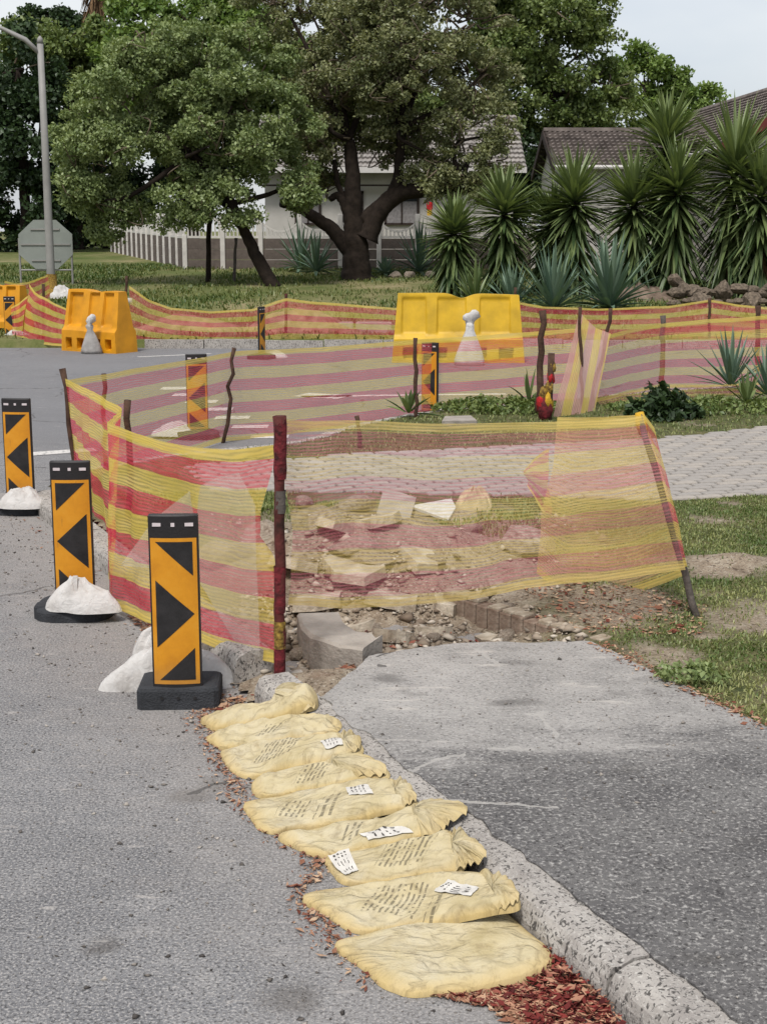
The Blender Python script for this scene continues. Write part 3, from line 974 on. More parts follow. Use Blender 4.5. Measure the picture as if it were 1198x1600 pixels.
# stake with bunched net round it
rb = gnd(857, 655, .12)
bs = thing('bundled_stake', 'stake wrapped in a bright red and yellow bundle of net', 'stake', rb)
rt = at(861, 552, rb.y)
b = MB(); b.tube([rb - Vector((0, 0, .05)), rb.lerp(rt, .5), rt], [.03, .03, .034], 9); b.build('post', MAT_wood, bs, True, org=rb)
for i, (px, py, r, mt) in enumerate(((851, 640, .075, MAT_netdark), (847, 632, .06, MAT_netred), (855, 626, .06, MAT_netyel), (848, 616, .045, MAT_netdull), (858, 606, .045, MAT_netdull), (860, 590, .042, MAT_netred), (862, 574, .038, MAT_netdull))):
    p = at(px, py, rb.y)
    V = []; F_ = []
    for a in range(7):
        for c_ in range(12):
            ph, th = math.pi * a / 6, 2 * math.pi * c_ / 12
            k = r * (1 + .25 * (random.random() - .5) + .2 * math.sin(3 * th + i * 2 + ph * 2))
            V.append((p.x + k * math.sin(ph) * math.cos(th) * .9, p.y + k * math.sin(ph) * math.sin(th) * .9, p.z + k * math.cos(ph) * 1.6))
    for a in range(6):
        for c_ in range(12):
            F_.append((a * 12 + c_, a * 12 + (c_ + 1) % 12, a * 12 + 12 + (c_ + 1) % 12, a * 12 + 12 + c_))
    mesh('net_bunch', V, F_, mt, bs, True, org=rb)
# torn orange rag hanging behind the front net
rag = [(at(820, 735, 9.2), at(822, 760, 9.2)), (at(835, 716, 9.1), at(835, 785, 9.1)), (at(850, 705, 9.0), at(848, 808, 9.0)), (at(860, 700, 8.95), at(858, 812, 8.95))]
net('net_scrap', 'torn orange red scrap of net hanging behind the front net', rag, M_net('striped net, bright scrap', .55, .1), .03, nu=14, seed=79)

# ================================================================== DELINEATORS
def delineator(kind):
    """black plastic board with orange sheeting and black chevrons, on a rubber foot"""
    root = thing('delineator', '-', 'road sign')
    base_h = .095 if kind == 'block' else .075
    wd, ht, cap = .2, .72, .095
    b = MB()
    n = 10
    prof = []
    for i in range(n + 1):
        x = -wd / 2 + wd * i / n
        prof.append((x, -.012 * (1 - (2 * x / wd) ** 2) - .012))
    prof += [(wd / 2, .014), (-wd / 2, .014)]
    z0, z1 = base_h - .02, base_h + ht
    m_ = len(prof)
    V = [(p[0], p[1], z0) for p in prof] + [(p[0], p[1], z1 - .006) for p in prof] + [(p[0] * .97, p[1] * .8, z1) for p in prof]
    F_ = [tuple(range(m_ - 1, -1, -1)), tuple(range(2 * m_, 3 * m_))]
    for r_ in range(2):
        F_ += [(r_ * m_ + i, r_ * m_ + (i + 1) % m_, (r_ + 1) * m_ + (i + 1) % m_, (r_ + 1) * m_ + i) for i in range(m_)]
    b.add(V, F_)
    board = b.build('board', MAT_pblack, root)
    def front(x, off):
        return -.012 * (1 - (2 * x / wd) ** 2) - .012 - off
    fw, fz0, fh = .186, base_h + .012, ht - cap - .012
    def sheet(poly, off, name, mat):
        """flat print bent to the board: clip the outline into vertical strips"""
        b = MB()
        xs_ = np.linspace(-1, 1, 13)
        V = []; F_ = []
        for x0, x1 in zip(xs_[:-1], xs_[1:]):
            lo = [];
            def span(x):
                zz = []
                for i in range(len(poly)):
                    (ax, az), (bx, bz) = poly[i - 1], poly[i]
                    if ax != bx and min(ax, bx) - 1e-9 <= x <= max(ax, bx) + 1e-9:
                        zz.append(az + (bz - az) * (x - ax) / (bx - ax))
                return (min(zz), max(zz)) if zz else None
            pmin = min(p[0] for p in poly); pmax = max(p[0] for p in poly)
            a_, c_ = max(x0, pmin), min(x1, pmax)
            if c_ - a_ < 1e-6: continue
            s0, s1 = span(a_ + 1e-6), span(c_ - 1e-6)
            if not s0 or not s1: continue
            X0, X1 = a_ * fw / 2, c_ * fw / 2
            o_ = len(V)
            V += [(X0, front(X0, off), fz0 + s0[0] * fh), (X1, front(X1, off), fz0 + s1[0] * fh), (X1, front(X1, off), fz0 + s1[1] * fh), (X0, front(X0, off), fz0 + s0[1] * fh)]
            F_.append((o_, o_ + 1, o_ + 2, o_ + 3))
        b.add(V, F_)
        return b.build(name, mat, board)
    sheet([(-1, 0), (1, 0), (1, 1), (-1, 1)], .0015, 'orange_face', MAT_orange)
    sgn = 1 if kind in ('block', 'right') else -1
    for poly in ([(-.78, .975), (.82, .975), (.82, .745)], [(-.82, .715), (-.82, .255), (.84, .485)], [(-.74, .03), (.82, .03), (.82, .25)]):
        sheet([(sgn * x, z) for x, z in poly], .003, 'black_chevron', MAT_black)
    for x, w2, h2 in ((-.065, .034, .014), (0, .015, .015), (.065, .034, .014)):
        b = MB(); b.box((x, front(x, .001), base_h + ht - .04), (w2, .004, h2)); b.build('reflector', MAT_reflector, board)
    if kind == 'block':
        b = MB(); b.bbox((0, .085, 0), (.335, .24, base_h), .018)
        ft = b.build('rubber_foot', MAT_rubber, root)
        for x in (-.062, 0.004, .072):
            b = MB(); b.tube([(x, -.033, .05), (x, -.038, .05)], .0075, 10); b.build('foot_hole', MAT_black, ft)
    else:
        V = []; nn = 28
        for zz, k in ((0, 1.0), (.045, 1.0), (.055, .97), (base_h, .62)):
            for i in range(nn):
                a = 2 * math.pi * i / nn
                V.append((.2 * k * np.sign(math.cos(a)) * abs(math.cos(a)) ** .6, .01 + .2 * k * np.sign(math.sin(a)) * abs(math.sin(a)) ** .7, zz))
        F_ = [tuple(range(nn - 1, -1, -1)), tuple(range(3 * nn, 4 * nn))]
        for r_ in range(3):
            F_ += [(r_ * nn + i, r_ * nn + (i + 1) % nn, (r_ + 1) * nn + (i + 1) % nn, (r_ + 1) * nn + i) for i in range(nn)]
        MB().add(V, F_).build('rubber_foot', MAT_rubber, root)
        b = MB(); b.bbox((-.16, -.06, 0), (.07, .1, .07), .012); b.build('foot_lug', MAT_rubber, root)
    return root
DL = 'delineator boards around the road works'
dA = delineator('block')
p = gnd(262, 1110)
place(dA, False, (p.x + .04, p.y + .04, 0), R(2), 'nearest black and orange board, its arrow pointing to the netting, on a block foot', DL)
dB = delineator('left')
for i, (px, py, rz, lab) in enumerate((
        (108, 973, 2, 'middle black and orange arrow board with a white sandbag across its foot'),
        (24, 806, -5, 'arrow board at the frame edge, farthest of the three along the road'),
        (306, 688, 8, 'arrow board seen through the side street net near the painted blocks'),
        (14, 535, 0, 'arrow board in front of the yellow barrier at the frame edge'))):
    p = gnd(px, py)
    place(dB, i > 0, (p.x, p.y + .18, 0), R(rz), lab, DL)
for px, py, rz, lab in ((672, 657, -38, 'turned arrow board standing behind the thin stake, seen through net'), (408, 562, 68, 'edge-on arrow board in the side street')):
    p = gnd(px, py)
    place(dB, True, (p.x, p.y + .18, 0), R(rz), lab, DL)

# ================================================================== WHITE SANDBAGS
def lump(name, label, loc, rx, ry, h, rz=0.0, peak=(.0, .0), pk=.0, mat=None, seed=0, group='white sandbags on the boards', on=None, flat=2.6, tail=None, zf=None):
    """a slack filled bag: rings from the rim to a gathered top"""
    nr, ns = 22, 56
    V = []; F_ = []
    for i in range(nr + 1):
        r = i / nr
        for k in range(ns):
            a = 2 * math.pi * k / ns
            rr = r * (1 + .09 * math.sin(2 * a + seed) + .06 * math.sin(3 * a + 2 * seed) + .1 * (float(vn(k / ns * 9, seed, 4)) - .5))
            x = math.cos(a) * rr * rx; y = math.sin(a) * rr * ry
            if tail:
                t_ = max(0, math.cos(a - tail[0])) ** 6 * tail[1] * r
                x += math.cos(tail[0]) * t_; y += math.sin(tail[0]) * t_
            z = h * max(0.0, 1 - r ** flat) ** .75
            z += pk * math.exp(-(((x / rx - peak[0])) ** 2 + ((y / ry - peak[1])) ** 2) * 4.5)
            wr_ = (float(fbm(math.cos(a) * 2.2 + seed, math.sin(a) * 2.2 + r * 2.5, 3 + seed, 3)) - .5)
            pleat = math.sin(a * 9 + seed * 3 + 4 * wr_) * .007 * (1 - r) * (1 if pk else .35) * min(1, r * 4)
            z += (wr_ * .075 * min(1, (1 - r) * 3) + pleat) * (h / .13)
            z += (.5 - abs(float(fbm(x * 9 + seed, y * 11, seed + 20, 2)) - .5)) ** 7 * 128 * .022 * min(1, (1 - r) * 4) * (h / .13) - .015 * (h / .13) * min(1, (1 - r) * 4)
            V.append((x, y, max(z, 0.0) + (0 if r < 1 else -.004)))
    for i in range(nr):
        for k in range(ns):
            F_.append((i * ns + k, (i + 1) * ns + k, (i + 1) * ns + (k + 1) % ns, i * ns + (k + 1) % ns))
    V2 = [(p[0], p[1], p[2] + (zf(p[0], p[1]) if zf else 0)) for p in V]
    o = mesh(name, V2, F_, mat or MAT_wbag, None, True)
    o.location = loc; o.rotation_euler = (0, 0, rz)
    return tag(o, label, 'sandbag', group)

p = gnd(120, 972)
bag2 = lump('white_sandbag', 'white sandbag tied in a knot on the foot of the middle arrow board', (p.x - .0, p.y + .05, .058), .15, .11, .115, 0, (-.1, -.1), .05, seed=2, tail=(R(-12), .08), flat=3.2)
MB().box((.0, -.045, .12), (.022, .008, .12), rot=Matrix.Rotation(R(-18), 3, 'X')).build('tie_strip', MAT_wbag, bag2)
p = gnd(30, 806)
lump('white_sandbag', 'white sandbag on the foot of the arrow board at the frame edge', (p.x + .02, p.y + .05, .06), .18, .11, .105, 0, (.1, 0), .03, seed=5, flat=3.0)
p = gnd(245, 1085)
lump('white_sandbag', 'white bag slumped over the foot of the nearest arrow board', (p.x + .07, p.y + .14, .0), .24, .11, .15, R(4), (-.3, .1), .02, seed=8, tail=(R(200), .08), flat=3.4)
p = gnd(222, 1036)
lump('white_sandbag', 'small crumpled white bag end behind the nearest arrow board', (p.x + .08, p.y + .12, 0), .13, .08, .14, R(20), (0, 0), .0, seed=9, flat=3.4)
p = gnd(275, 686)
lump('white_sandbag', 'white sandbag beside the arrow board inside the side street net', (p.x, p.y + .1, .03), .24, .13, .1, R(5), (0, 0), .03, seed=12)
p = gnd(25, 536)
lump('white_sandbag', 'white sandbag lying before the barrier at the frame edge', (p.x, p.y + .1, .05), .3, .16, .13, 0, (0, 0), .03, seed=15)
p = gnd(428, 560)
lump('white_sandbag', 'flattened white sandbag at the foot of the edge-on arrow board', (p.x, p.y + .2, .0), .2, .14, .09, 0, (0, 0), .03, seed=16)
p = gnd(690, 655)
lump('white_sandbag', 'white bag at the foot of the turned arrow board', (p.x, p.y + .1, .0), .12, .1, .1, 0, (0, 0), .03, seed=17)

def tied_bag(label, loc, wd, h, neck, mat, tuft, dx, seed):
    """an upright bag tied at the neck with a tuft of cloth above"""
    root = thing('tied_sandbag', label, 'sandbag', loc, group='white bags leaning on the yellow barriers')
    prof = [(0, .01), (wd * .5, 0), (wd * .52, h * .12), (wd * .42, h * .35), (wd * .27, h * .62), (wd * .14, h * .82), (neck, h * .93), (neck * .9, h)]
    def rev(prof, off, nm, mt, sq=.7):
        ns = 28; V = []; F_ = []
        for i, (r, z) in enumerate(prof):
            for k in range(ns):
                a = 2 * math.pi * k / ns
                rr = r * (1 + .12 * math.sin(5 * a + seed) * min(1, z / h) + .1 * (random.random() - .5))
                V.append((off[0] + dx * (z / h) ** 2 + rr * math.cos(a), off[1] + rr * math.sin(a) * sq, off[2] + z))
        for i in range(len(prof) - 1):
            for k in range(ns):
                F_.append((i * ns + k, i * ns + (k + 1) % ns, (i + 1) * ns + (k + 1) % ns, (i + 1) * ns + k))
        F_.append(tuple(range((len(prof) - 1) * ns, len(prof) * ns)))
        mesh(nm, V, F_, mt, root, True)
    rev(prof, (0, 0, 0), 'bag', mat)
    rev([(neck * .8, 0), (tuft * .55, tuft * .35), (tuft * 1.05, tuft * .8), (tuft * .9, tuft * 1.45), (tuft * .6, tuft * 1.8), (tuft * .12, tuft * 1.75)], (dx, 0, h - .01), 'tied_top', MAT_wbag, .7)
    tp_ = root.children[-1]
    for v_ in tp_.data.vertices:
        z_ = v_.co.z - h
        a_ = math.atan2(v_.co.y, v_.co.x - dx)
        k_ = 1 + .28 * math.sin(2 * a_ + seed * 2) + .2 * math.sin(5 * a_ + z_ * 30)
        v_.co.x = dx + (v_.co.x - dx) * k_ + (.35 if seed == 2 else .12) * z_; v_.co.y *= k_
        v_.co.z += .03 * math.sin(a_ + 1 + seed) * min(1, max(0, z_) * 10)
    return root
p = gnd(733, 571)
tied_bag('white bag tied at the neck, leaning on the wide yellow barrier', (p.x, p.y + .02, 0), .42, .62, .06, MAT_wbag, .095, .0, 1)
p = gnd(145, 552)
tied_bag('grey bag with a white tied top against the tilted yellow barrier', (p.x, p.y - .06, 0), .32, .46, .06, MAT_gbag, .085, -.02, 2)

# ================================================================== WATER-FILLED BARRIERS
MAT_barY = M_plain('yellow barrier plastic', C(226, 182, 34), .28, 3, .5, .4, .12, 30)
MAT_barO = M_plain('sun-faded amber barrier plastic', C(232, 160, 20), .25, 3, .5, .4, .12, 30)
def barrier(label, loc, rz, L, H, mat, pockets, dent, top_over=0.0):
    root = thing('water_barrier', label, 'barrier', loc, rz, 'yellow water-filled barriers')
    nx, nz_ = 120, 44
    def half(z):
        t = z / H
        if t < .34: return .25 - .01 * t
        if t < .40: return .246 - (t - .34) / .06 * .055
        return .19 - (t - .40) / .60 * .10
    def rec(x, z, side):
        t = z / H; d_ = 0
        X = x / (L / 2)
        if side > 0:
            for (a, c_, dp) in pockets:
                e = .022 + .03 * (1 - t)
                m_ = float(sst(a - e, a, X) * (1 - sst(c_, c_ + e, X)))
                m_ *= float(sst(.40, .44, t) * (1 - sst(.90, .96, t)))
                d_ += dp * m_
            for a, w2 in ((-.72, .11), (-.30, .13), (.30, .13), (.72, .11)):
                d_ += .13 * float(sst(a - w2, a - w2 + .02, X) * (1 - sst(a + w2 - .02, a + w2, X)) * sst(.05, .07, t) * (1 - sst(.19, .21, t)))
        return d_
    def topz(x):
        X = x / (L / 2)
        return H * (1 - dent[1] * math.exp(-((X - dent[0]) / dent[2]) ** 2) - .012 * (X + .5) ** 2)
    V = []; F_ = []
    n = 2 * (nz_ + 1)
    for i in range(nx + 1):
        s_ = -1 + 2 * i / nx
        for j in range(nz_ + 1):
            t = j / nz_
            z = t * topz(s_ * L / 2)
            x = s_ * L / 2 * (1 - .09 * t + (top_over if t > .97 else 0))
            wob = .012 * (float(fbm(x * 2.5, z * 2.5, 77)) - .5)
            bend = -.07 * dent[1] / .07 * math.exp(-((s_ - dent[0]) / (dent[2] * 1.4)) ** 2) * t ** 3 * .5
            V.append((x, -half(z * H / max(topz(s_ * L / 2), .1)) + rec(x, z, 1) + wob - bend, z))
        for j in range(nz_, -1, -1):
            t = j / nz_
            z = t * topz(s_ * L / 2)
            x = s_ * L / 2 * (1 - .09 * t)
            V.append((x, half(z), z))
    for i in range(nx):
        for j in range(n - 1):
            a = i * n + j
            F_.append((a, a + n, a + n + 1, a + 1))
    F_.append(tuple(range(n))); F_.append(tuple(range(nx * n + n - 1, nx * n - 1, -1)))
    mesh('shell', V, F_, mat, root, True)
    b = MB(); b.bbox((0, 0, H * .97), (L * .80, .17, .035), .012)
    return root
def edge_split(o):
    for ch in o.children:
        ch.data.polygons.foreach_set('use_smooth', np.ones(len(ch.data.polygons), bool))
        ch.data.set_sharp_from_angle(angle=R(35)) if hasattr(ch.data, 'set_sharp_from_angle') else None
p = gnd(716, 567)
br = barrier('wide bright yellow barrier with a dented top', (p.x, p.y + .26, 0), R(-1), 1.98, 1.02, MAT_barY,
             [(-.83, -.50, .03), (-.30, .10, .03), (.34, .76, .03)], (.06, .07, .16)); edge_split(br)
p = gnd(152, 551)
bl = barrier('tilted amber barrier turned away from the street, beside the lamp post', (p.x - .02, p.y + .3, 0), R(-33), 1.22, 1.0, MAT_barO,
             [(-.80, -.36, .06), (-.10, .22, .05), (.42, .74, .05)], (.1, .04, .3)); edge_split(bl)
p = gnd(-18, 536)
b3 = barrier('yellow barrier cut off by the frame edge', (p.x, p.y + .9, 0), R(-20), 1.1, 1.0, MAT_barO, [(-.80, -.36, .06), (-.10, .22, .05), (.42, .74, .05)], (.1, .03, .3)); edge_split(b3)
# ================================================================== YELLOW SANDBAGS IN THE GUTTER
def M_bag(i, blocks):
    """dusty yellow woven bag with rows of faded dark print inside the given blocks (u0, u1, v0, v1, rows per m)"""
    b = NB('dusty yellow bag cloth')
    uvn = b.n('UVMap').outputs[0]
    sx = b.n('SeparateXYZ'); b.l(uvn, sx.inputs[0])
    u, v = sx.outputs[0], sx.outputs[1]
    cv = b.n('CombineXYZ'); b.l(u, cv.inputs[0]); b.l(v, cv.inputs[1]); cv.inputs[2].default_value = i * 3.7
    p = cv.outputs[0]
    dust = b.noise(p, 7, 6, .65)
    c = b.ramp(dust, [(0.28, C(190, 174, 130)), (0.5, C(212, 198, 160)), (0.75, C(216, 206, 178))])
    c = b.mix(b.ramp(b.attr('rim'), [(0.80, 0.0), (0.99, .55)]), c, C(210, 178, 104))
    c = b.mix(b.ramp(b.noise(p, 26, 4, .7), [(0.55, 0.0), (0.70, .45)]), c, C(148, 130, 98))
    wob = b.math('MULTIPLY', b.math('SUBTRACT', b.noise(p, 9, 2), .5), .018)
    for (u0, u1, v0, v1, rows) in blocks:
        uu = b.math('ADD', u, wob); vv = b.math('ADD', v, wob)
        inside = b.math('MULTIPLY', b.math('MULTIPLY', b.math('GREATER_THAN', uu, u0), b.math('LESS_THAN', uu, u1)), b.math('MULTIPLY', b.math('GREATER_THAN', vv, v0), b.math('LESS_THAN', vv, v1)))
        row = b.math('FLOOR', b.math('MULTIPLY', uu, rows))
        fr = b.math('FRACT', b.math('MULTIPLY', uu, rows))
        band = b.math('MULTIPLY', b.math('GREATER_THAN', fr, .3), b.math('LESS_THAN', fr, .72))
        ct = b.n('CombineXYZ'); b.l(b.math('MULTIPLY', vv, 95.0), ct.inputs[0]); b.l(b.math('MULTIPLY', row, 7.3), ct.inputs[1]); ct.inputs[2].default_value = i
        let = b.ramp(b.noise(ct.outputs[0], 1.0, 2, .6), [(0.43, 0.0), (0.50, 1.0)])
        m_ = b.math('MULTIPLY', b.math('MULTIPLY', inside, band), b.math('MULTIPLY', let, .62))
        c = b.mix(m_, c, C(70, 66, 58))
    cs = b.n('CombineXYZ'); b.l(b.math('MULTIPLY', u, .55), cs.inputs[0]); b.l(v, cs.inputs[1]); cs.inputs[2].default_value = i * 1.3
    rg_ = b.math('ABSOLUTE', b.math('SUBTRACT', b.noise(cs.outputs[0], 9, 3, .5, 1.0), .5))
    rg_ = b.math('SUBTRACT', 1.0, b.ramp(rg_, [(0.0, 0.0), (0.06, 1.0)]))
    c = b.mix(b.math('MULTIPLY', rg_, .2), c, C(120, 100, 66))  # crease shade put into the cloth colour along the folds
    h = b.math('ADD', b.math('MULTIPLY', rg_, -.4), b.math('ADD', b.noise(p, 16, 4, .6, 1.2), b.math('MULTIPLY', b.noise(p, 120, 2), .2)))
    return b.pbr(c, .75, b.bump(h, .7, .014), .25)
MAT_label = M_plain('white paper label', C(226, 222, 214), .2, 25, .6, .3, .05, 40)
MAT_ink = M_plain('black print', C(86, 82, 80), .3, 60, .7, .2, .05, 40)

def drape(x, y):
    """level of the ground under the bags: gutter, then the kerb top"""
    k = kerb_dist(x, y)
    return .127 * sst(-.01, .03, k)
BEDH = [.118]
def bed(x, y):
    """level the filled bags settle to between road and kerb"""
    return .01 + BEDH[0] * sst(-.30, .03, kerb_dist(x, y))

BAGS = []
def yellow_bag(label, out_px, h, blocks, seed, wr=1.0, ends=1.0, curl=None, bedh=.118, lim=None, sink=.012):
    BEDH[0] = bedh
    pts = []
    for px, py in out_px:
        q = gnd(px, py, .05)
        for _ in range(12):
            q = gnd(px, py, .5 * q.z + .5 * (float(bed(q.x, q.y)) + .012))
        if lim is not None and kerb_dist(q.x, q.y) > lim:
            k_ = kerb_dist(q.x, q.y) - lim
            q = q - Vector((KN.x * k_, KN.y * k_, 0))
        pts.append((q.x, q.y))
    P = np.array(catmull(pts, 10, True))
    P = P + .014 * (np.stack([fbm(P[:, 0] * 14, P[:, 1] * 14, seed + 60, 3), fbm(P[:, 0] * 14, P[:, 1] * 14, seed + 61, 3)], -1) - .5)
    c = P.mean(0)
    d = P - c
    d = d * 1.035
    ax = np.linalg.svd(d)[2][0]
    if ax[0] < 0: ax = -ax
    ay = np.array([-ax[1], ax[0]])
    nr, ns = 26, len(P)
    V = []; UV = []; RM = []
    Ls = (d @ ax); Lm = max(abs(Ls))
    for i in range(nr + 1):
        r = i / nr
        r2 = 1 - (1 - r) ** 1.35
        X = c[0] + d[:, 0] * r2; Y = c[1] + d[:, 1] * r2
        u = d @ ax * r2; v = d @ ay * r2
        prof = np.clip(1 - r2 ** 5, 0, 1) ** .7
        w1 = (fbm(u * 9 + seed, v * 16 + seed * 2, seed, 4) - .5) * .022
        rid = (.5 - np.abs(fbm(u * 7 + v * 5 + seed * 3, v * 11 - u * 2, seed + 40, 3) - .5)) ** 6 * 64 * .010
        # gathered pleats towards the tied end
        e = sst(.45, .98, u / Lm) * ends
        pl = e * np.sin(v * 95 + 9 * fbm(u * 6, v * 6, seed + 8)) * .012
        # lengthwise slump creases
        sl_ = np.sin(v * 42 + 5 * fbm(u * 4, v * 2, seed + 5)) * .004 * (1 - e)
        Z = bed(X, Y) + h * prof * (.6 + 1.1 * (fbm(u * 6, v * 8, seed + 2, 2) - .2)) + (w1 + rid + pl + sl_) * wr * np.clip((1 - r2) * 6, 0, 1)
        if curl is not None:
            Z = Z + curl(u / Lm, v) * np.clip((1 - r2) * 2 + .35, 0, 1)
        Z = np.maximum(Z, drape(X, Y) + .004)
        if i == nr: Z = np.minimum(np.maximum(drape(X, Y) + .001, bed(X, Y) - sink), Z - .004)
        V += list(zip(X, Y, Z)); UV += list(zip(u, v)); RM += list(np.full(ns, r2))
    F_ = []
    for i in range(nr):
        for k in range(ns):
            F_.append((i * ns + k, (i + 1) * ns + k, (i + 1) * ns + (k + 1) % ns, i * ns + (k + 1) % ns))
    org = (c[0], c[1], 0)
    root = thing('yellow_sandbag', label, 'sandbag', org, group='yellow sandbags laid in a row along the kerb')
    o = mesh('bag', V, F_, M_bag(seed, blocks), root, True, org=org, uv=UV, attr={'rim': RM})
    BAGS.append((root, np.array(V), org))
    return root
def sticker(bag, quad_px, marks=True, lift=.003, tilt=None):
    """paper label lying on a bag"""
    root, V, org = bag
    q = []
    def surf(x, y):
        d = (V[:, 0] - x) ** 2 + (V[:, 1] - y) ** 2
        return V[np.argsort(d)[:8], 2].max()
    for px, py in quad_px:
        p_ = gnd(px, py, .08)
        for _ in range(8):
            p_ = gnd(px, py, .5 * p_.z + .5 * float(surf(p_.x, p_.y)))
        q.append(p_)
    def patch(u0, u1, v0, v1, n, m_, up):
        Vs = []; F_ = []
        for i in range(n + 1):
            for j in range(m_ + 1):
                s_, t = u0 + (u1 - u0) * i / n, v0 + (v1 - v0) * j / m_
                p = q[0].lerp(q[1], s_).lerp(q[3].lerp(q[2], s_), t)
                z = surf(p.x, p.y) + up + (tilt(s_, t) if tilt else 0)
                Vs.append((p.x, p.y, z))
        for i in range(n):
            for j in range(m_):
                a = i * (m_ + 1) + j
                F_.append((a, a + m_ + 1, a + m_ + 2, a + 1))
        return Vs, F_
    Vs, F_ = patch(0, 1, 0, 1, 10, 8, lift)
    lb = mesh('paper_label', Vs, F_, MAT_label, root, True, org=org)
    if marks:
        mb = MB()
        rr = random.Random(int(quad_px[0][0]))
        for a, c_, hh in ((.07, .15, .10), (.18, .25, .07), (.34, .62, .04), (.70, .92, .04)):
            for j in range(2 if hh > .1 else 4):
                v0 = .18 + j * (.32 if hh > .1 else .17)
                mb.add(*patch(a + rr.random() * .03, a + (c_ - a) * rr.uniform(.5, 1), v0, v0 + hh, 3, 1, lift + .0015))
        mesh('label_print', mb.v, mb.f, MAT_ink, lb, False, org=org)['kind'] = 'stuff'

yellow_bag('nearest yellow sandbag, smooth and unprinted, with a rounded end at the kerb', [(527, 1470), (575, 1508), (625, 1541), (700, 1543), (790, 1526), (850, 1503), (880, 1478), (874, 1440), (842, 1408), (795, 1404), (720, 1422), (640, 1441), (570, 1456)], .026, [], 3, .35, bedh=.035, lim=-.012, sink=.2)
yellow_bag('second nearest yellow sandbag, with long rows of print and a white label', [(477, 1396), (515, 1422), (560, 1449), (640, 1443), (720, 1429), (798, 1412), (806, 1398), (786, 1374), (745, 1360), (680, 1362), (600, 1374), (530, 1384)], .021, [(-.15, .02, -.07, .07, 58), (.04, .08, -.08, .02, 40)], 5, .8)
yellow_bag('third nearest yellow sandbag, a folded white label on its road end', [(512, 1336), (530, 1366), (560, 1376), (640, 1367), (700, 1357), (722, 1346), (726, 1325), (705, 1299), (680, 1302), (620, 1311), (560, 1325)], .021, [(-.08, .08, -.05, .07, 55)], 8, 1.0)
yellow_bag('fourth yellow sandbag, with one long white label and a bunched tied end', [(441, 1300), (465, 1318), (505, 1331), (560, 1324), (620, 1311), (655, 1300), (668, 1284), (662, 1268), (650, 1259), (630, 1264), (590, 1274), (510, 1288)], .021, [(-.09, -.03, -.03, .05, 40)], 13, 1.2, 1.3)
yellow_bag('fifth yellow sandbag, with a boxed print and a small white label', [(386, 1250), (400, 1278), (425, 1295), (480, 1289), (560, 1273), (640, 1256), (645, 1243), (622, 1222), (575, 1215), (520, 1222), (450, 1238)], .021, [(-.18, -.08, -.06, .05, 52), (-.04, .02, -.07, .05, 36)], 17, 1.0)
yellow_bag('sixth yellow sandbag, short, half hidden under its folded end', [(398, 1218), (408, 1238), (450, 1236), (520, 1223), (597, 1212), (600, 1197), (570, 1184), (530, 1179), (490, 1188), (440, 1201)], .021, [(-.08, .04, -.05, .05, 55)], 21, 1.1)
yellow_bag('seventh yellow sandbag, with rows of print and a label near the kerb', [(349, 1170), (362, 1196), (385, 1208), (430, 1201), (500, 1186), (556, 1176), (561, 1158), (540, 1147), (500, 1147), (440, 1154), (390, 1162)], .021, [(-.14, .02, -.05, .06, 58)], 26, 1.0)
yellow_bag('eighth yellow sandbag, torn open and creased lengthwise', [(328, 1146), (338, 1160), (365, 1167), (430, 1156), (500, 1147), (528, 1134), (526, 1120), (495, 1114), (440, 1118), (380, 1128)], .022, [(-.05, .03, -.05, .02, 50)], 31, 1.8)
yellow_bag('farthest yellow sandbag, empty cloth curling up at the kerb end', [(319, 1117), (330, 1131), (360, 1133), (410, 1122), (450, 1114), (492, 1104), (490, 1086), (468, 1082), (430, 1092), (375, 1106)], .03, [], 36, 1.6,
           curl=lambda u, v: .075 * np.exp(-((u - .66) / .22) ** 2))
def tied_end(bag, neck, fan, seed, up=.02):
    """gathered cloth that fans out from the knot of a bag in pleats"""
    root, Vb, org = bag
    BEDH[0] = .118
    def on(px, py):
        q = gnd(px, py, .1)
        for _ in range(10):
            q = gnd(px, py, .5 * q.z + .5 * (max(float(bed(q.x, q.y)), float(drape(q.x, q.y))) + .015))
        return q
    n0 = on(*neck)
    E = [np.array(p) for p in catmull([tuple(on(*p)) for p in fan], 9)]
    m_ = len(E); nr = 10
    V = []; UV = []; RM = []
    for i in range(nr + 1):
        r = i / nr
        for k, e in enumerate(E):
            p = np.array(n0) * (1 - r) + e * r
            w_ = math.sin(k * 1.15 + 2 * math.sin(k * .31 + seed)) * .013 * min(1, r * 2.2) * (1.25 - .7 * r) + .008 * (float(fbm(p[0] * 30, p[1] * 30, seed)) - .5)
            edge_ = min(k, m_ - 1 - k) / (m_ / 2)
            base_ = max(float(bed(p[0], p[1])), float(drape(p[0], p[1])))
            z = base_ + .008 + (up * (1 - r) + .016) * min(1, edge_ * 3) + w_
            if k in (0, m_ - 1): z = base_ - .004
            if i == nr: z -= .006
            V.append((p[0], p[1], z)); UV.append((r * .1, k * .01)); RM.append(.7 + .25 * r)
    F_ = []
    for i in range(nr):
        for k in range(m_ - 1):
            F_.append((i * m_ + k, (i + 1) * m_ + k, (i + 1) * m_ + k + 1, i * m_ + k + 1))
    mesh('tied_end', V, F_, root.children[0].data.materials[0], root, True, org=org, uv=UV, attr={'rim': RM})
tied_end(BAGS[3], (646, 1276), [(640, 1258), (668, 1254), (700, 1254), (727, 1260), (727, 1274), (706, 1284), (690, 1298), (660, 1303)], 3)
tied_end(BAGS[2], (706, 1330), [(700, 1299), (716, 1295), (742, 1315), (759, 1333), (752, 1347), (730, 1352), (706, 1356)], 5)
tied_end(BAGS[1], (770, 1392), [(742, 1360), (764, 1362), (792, 1374), (810, 1396), (804, 1412), (778, 1416)], 7, .012)
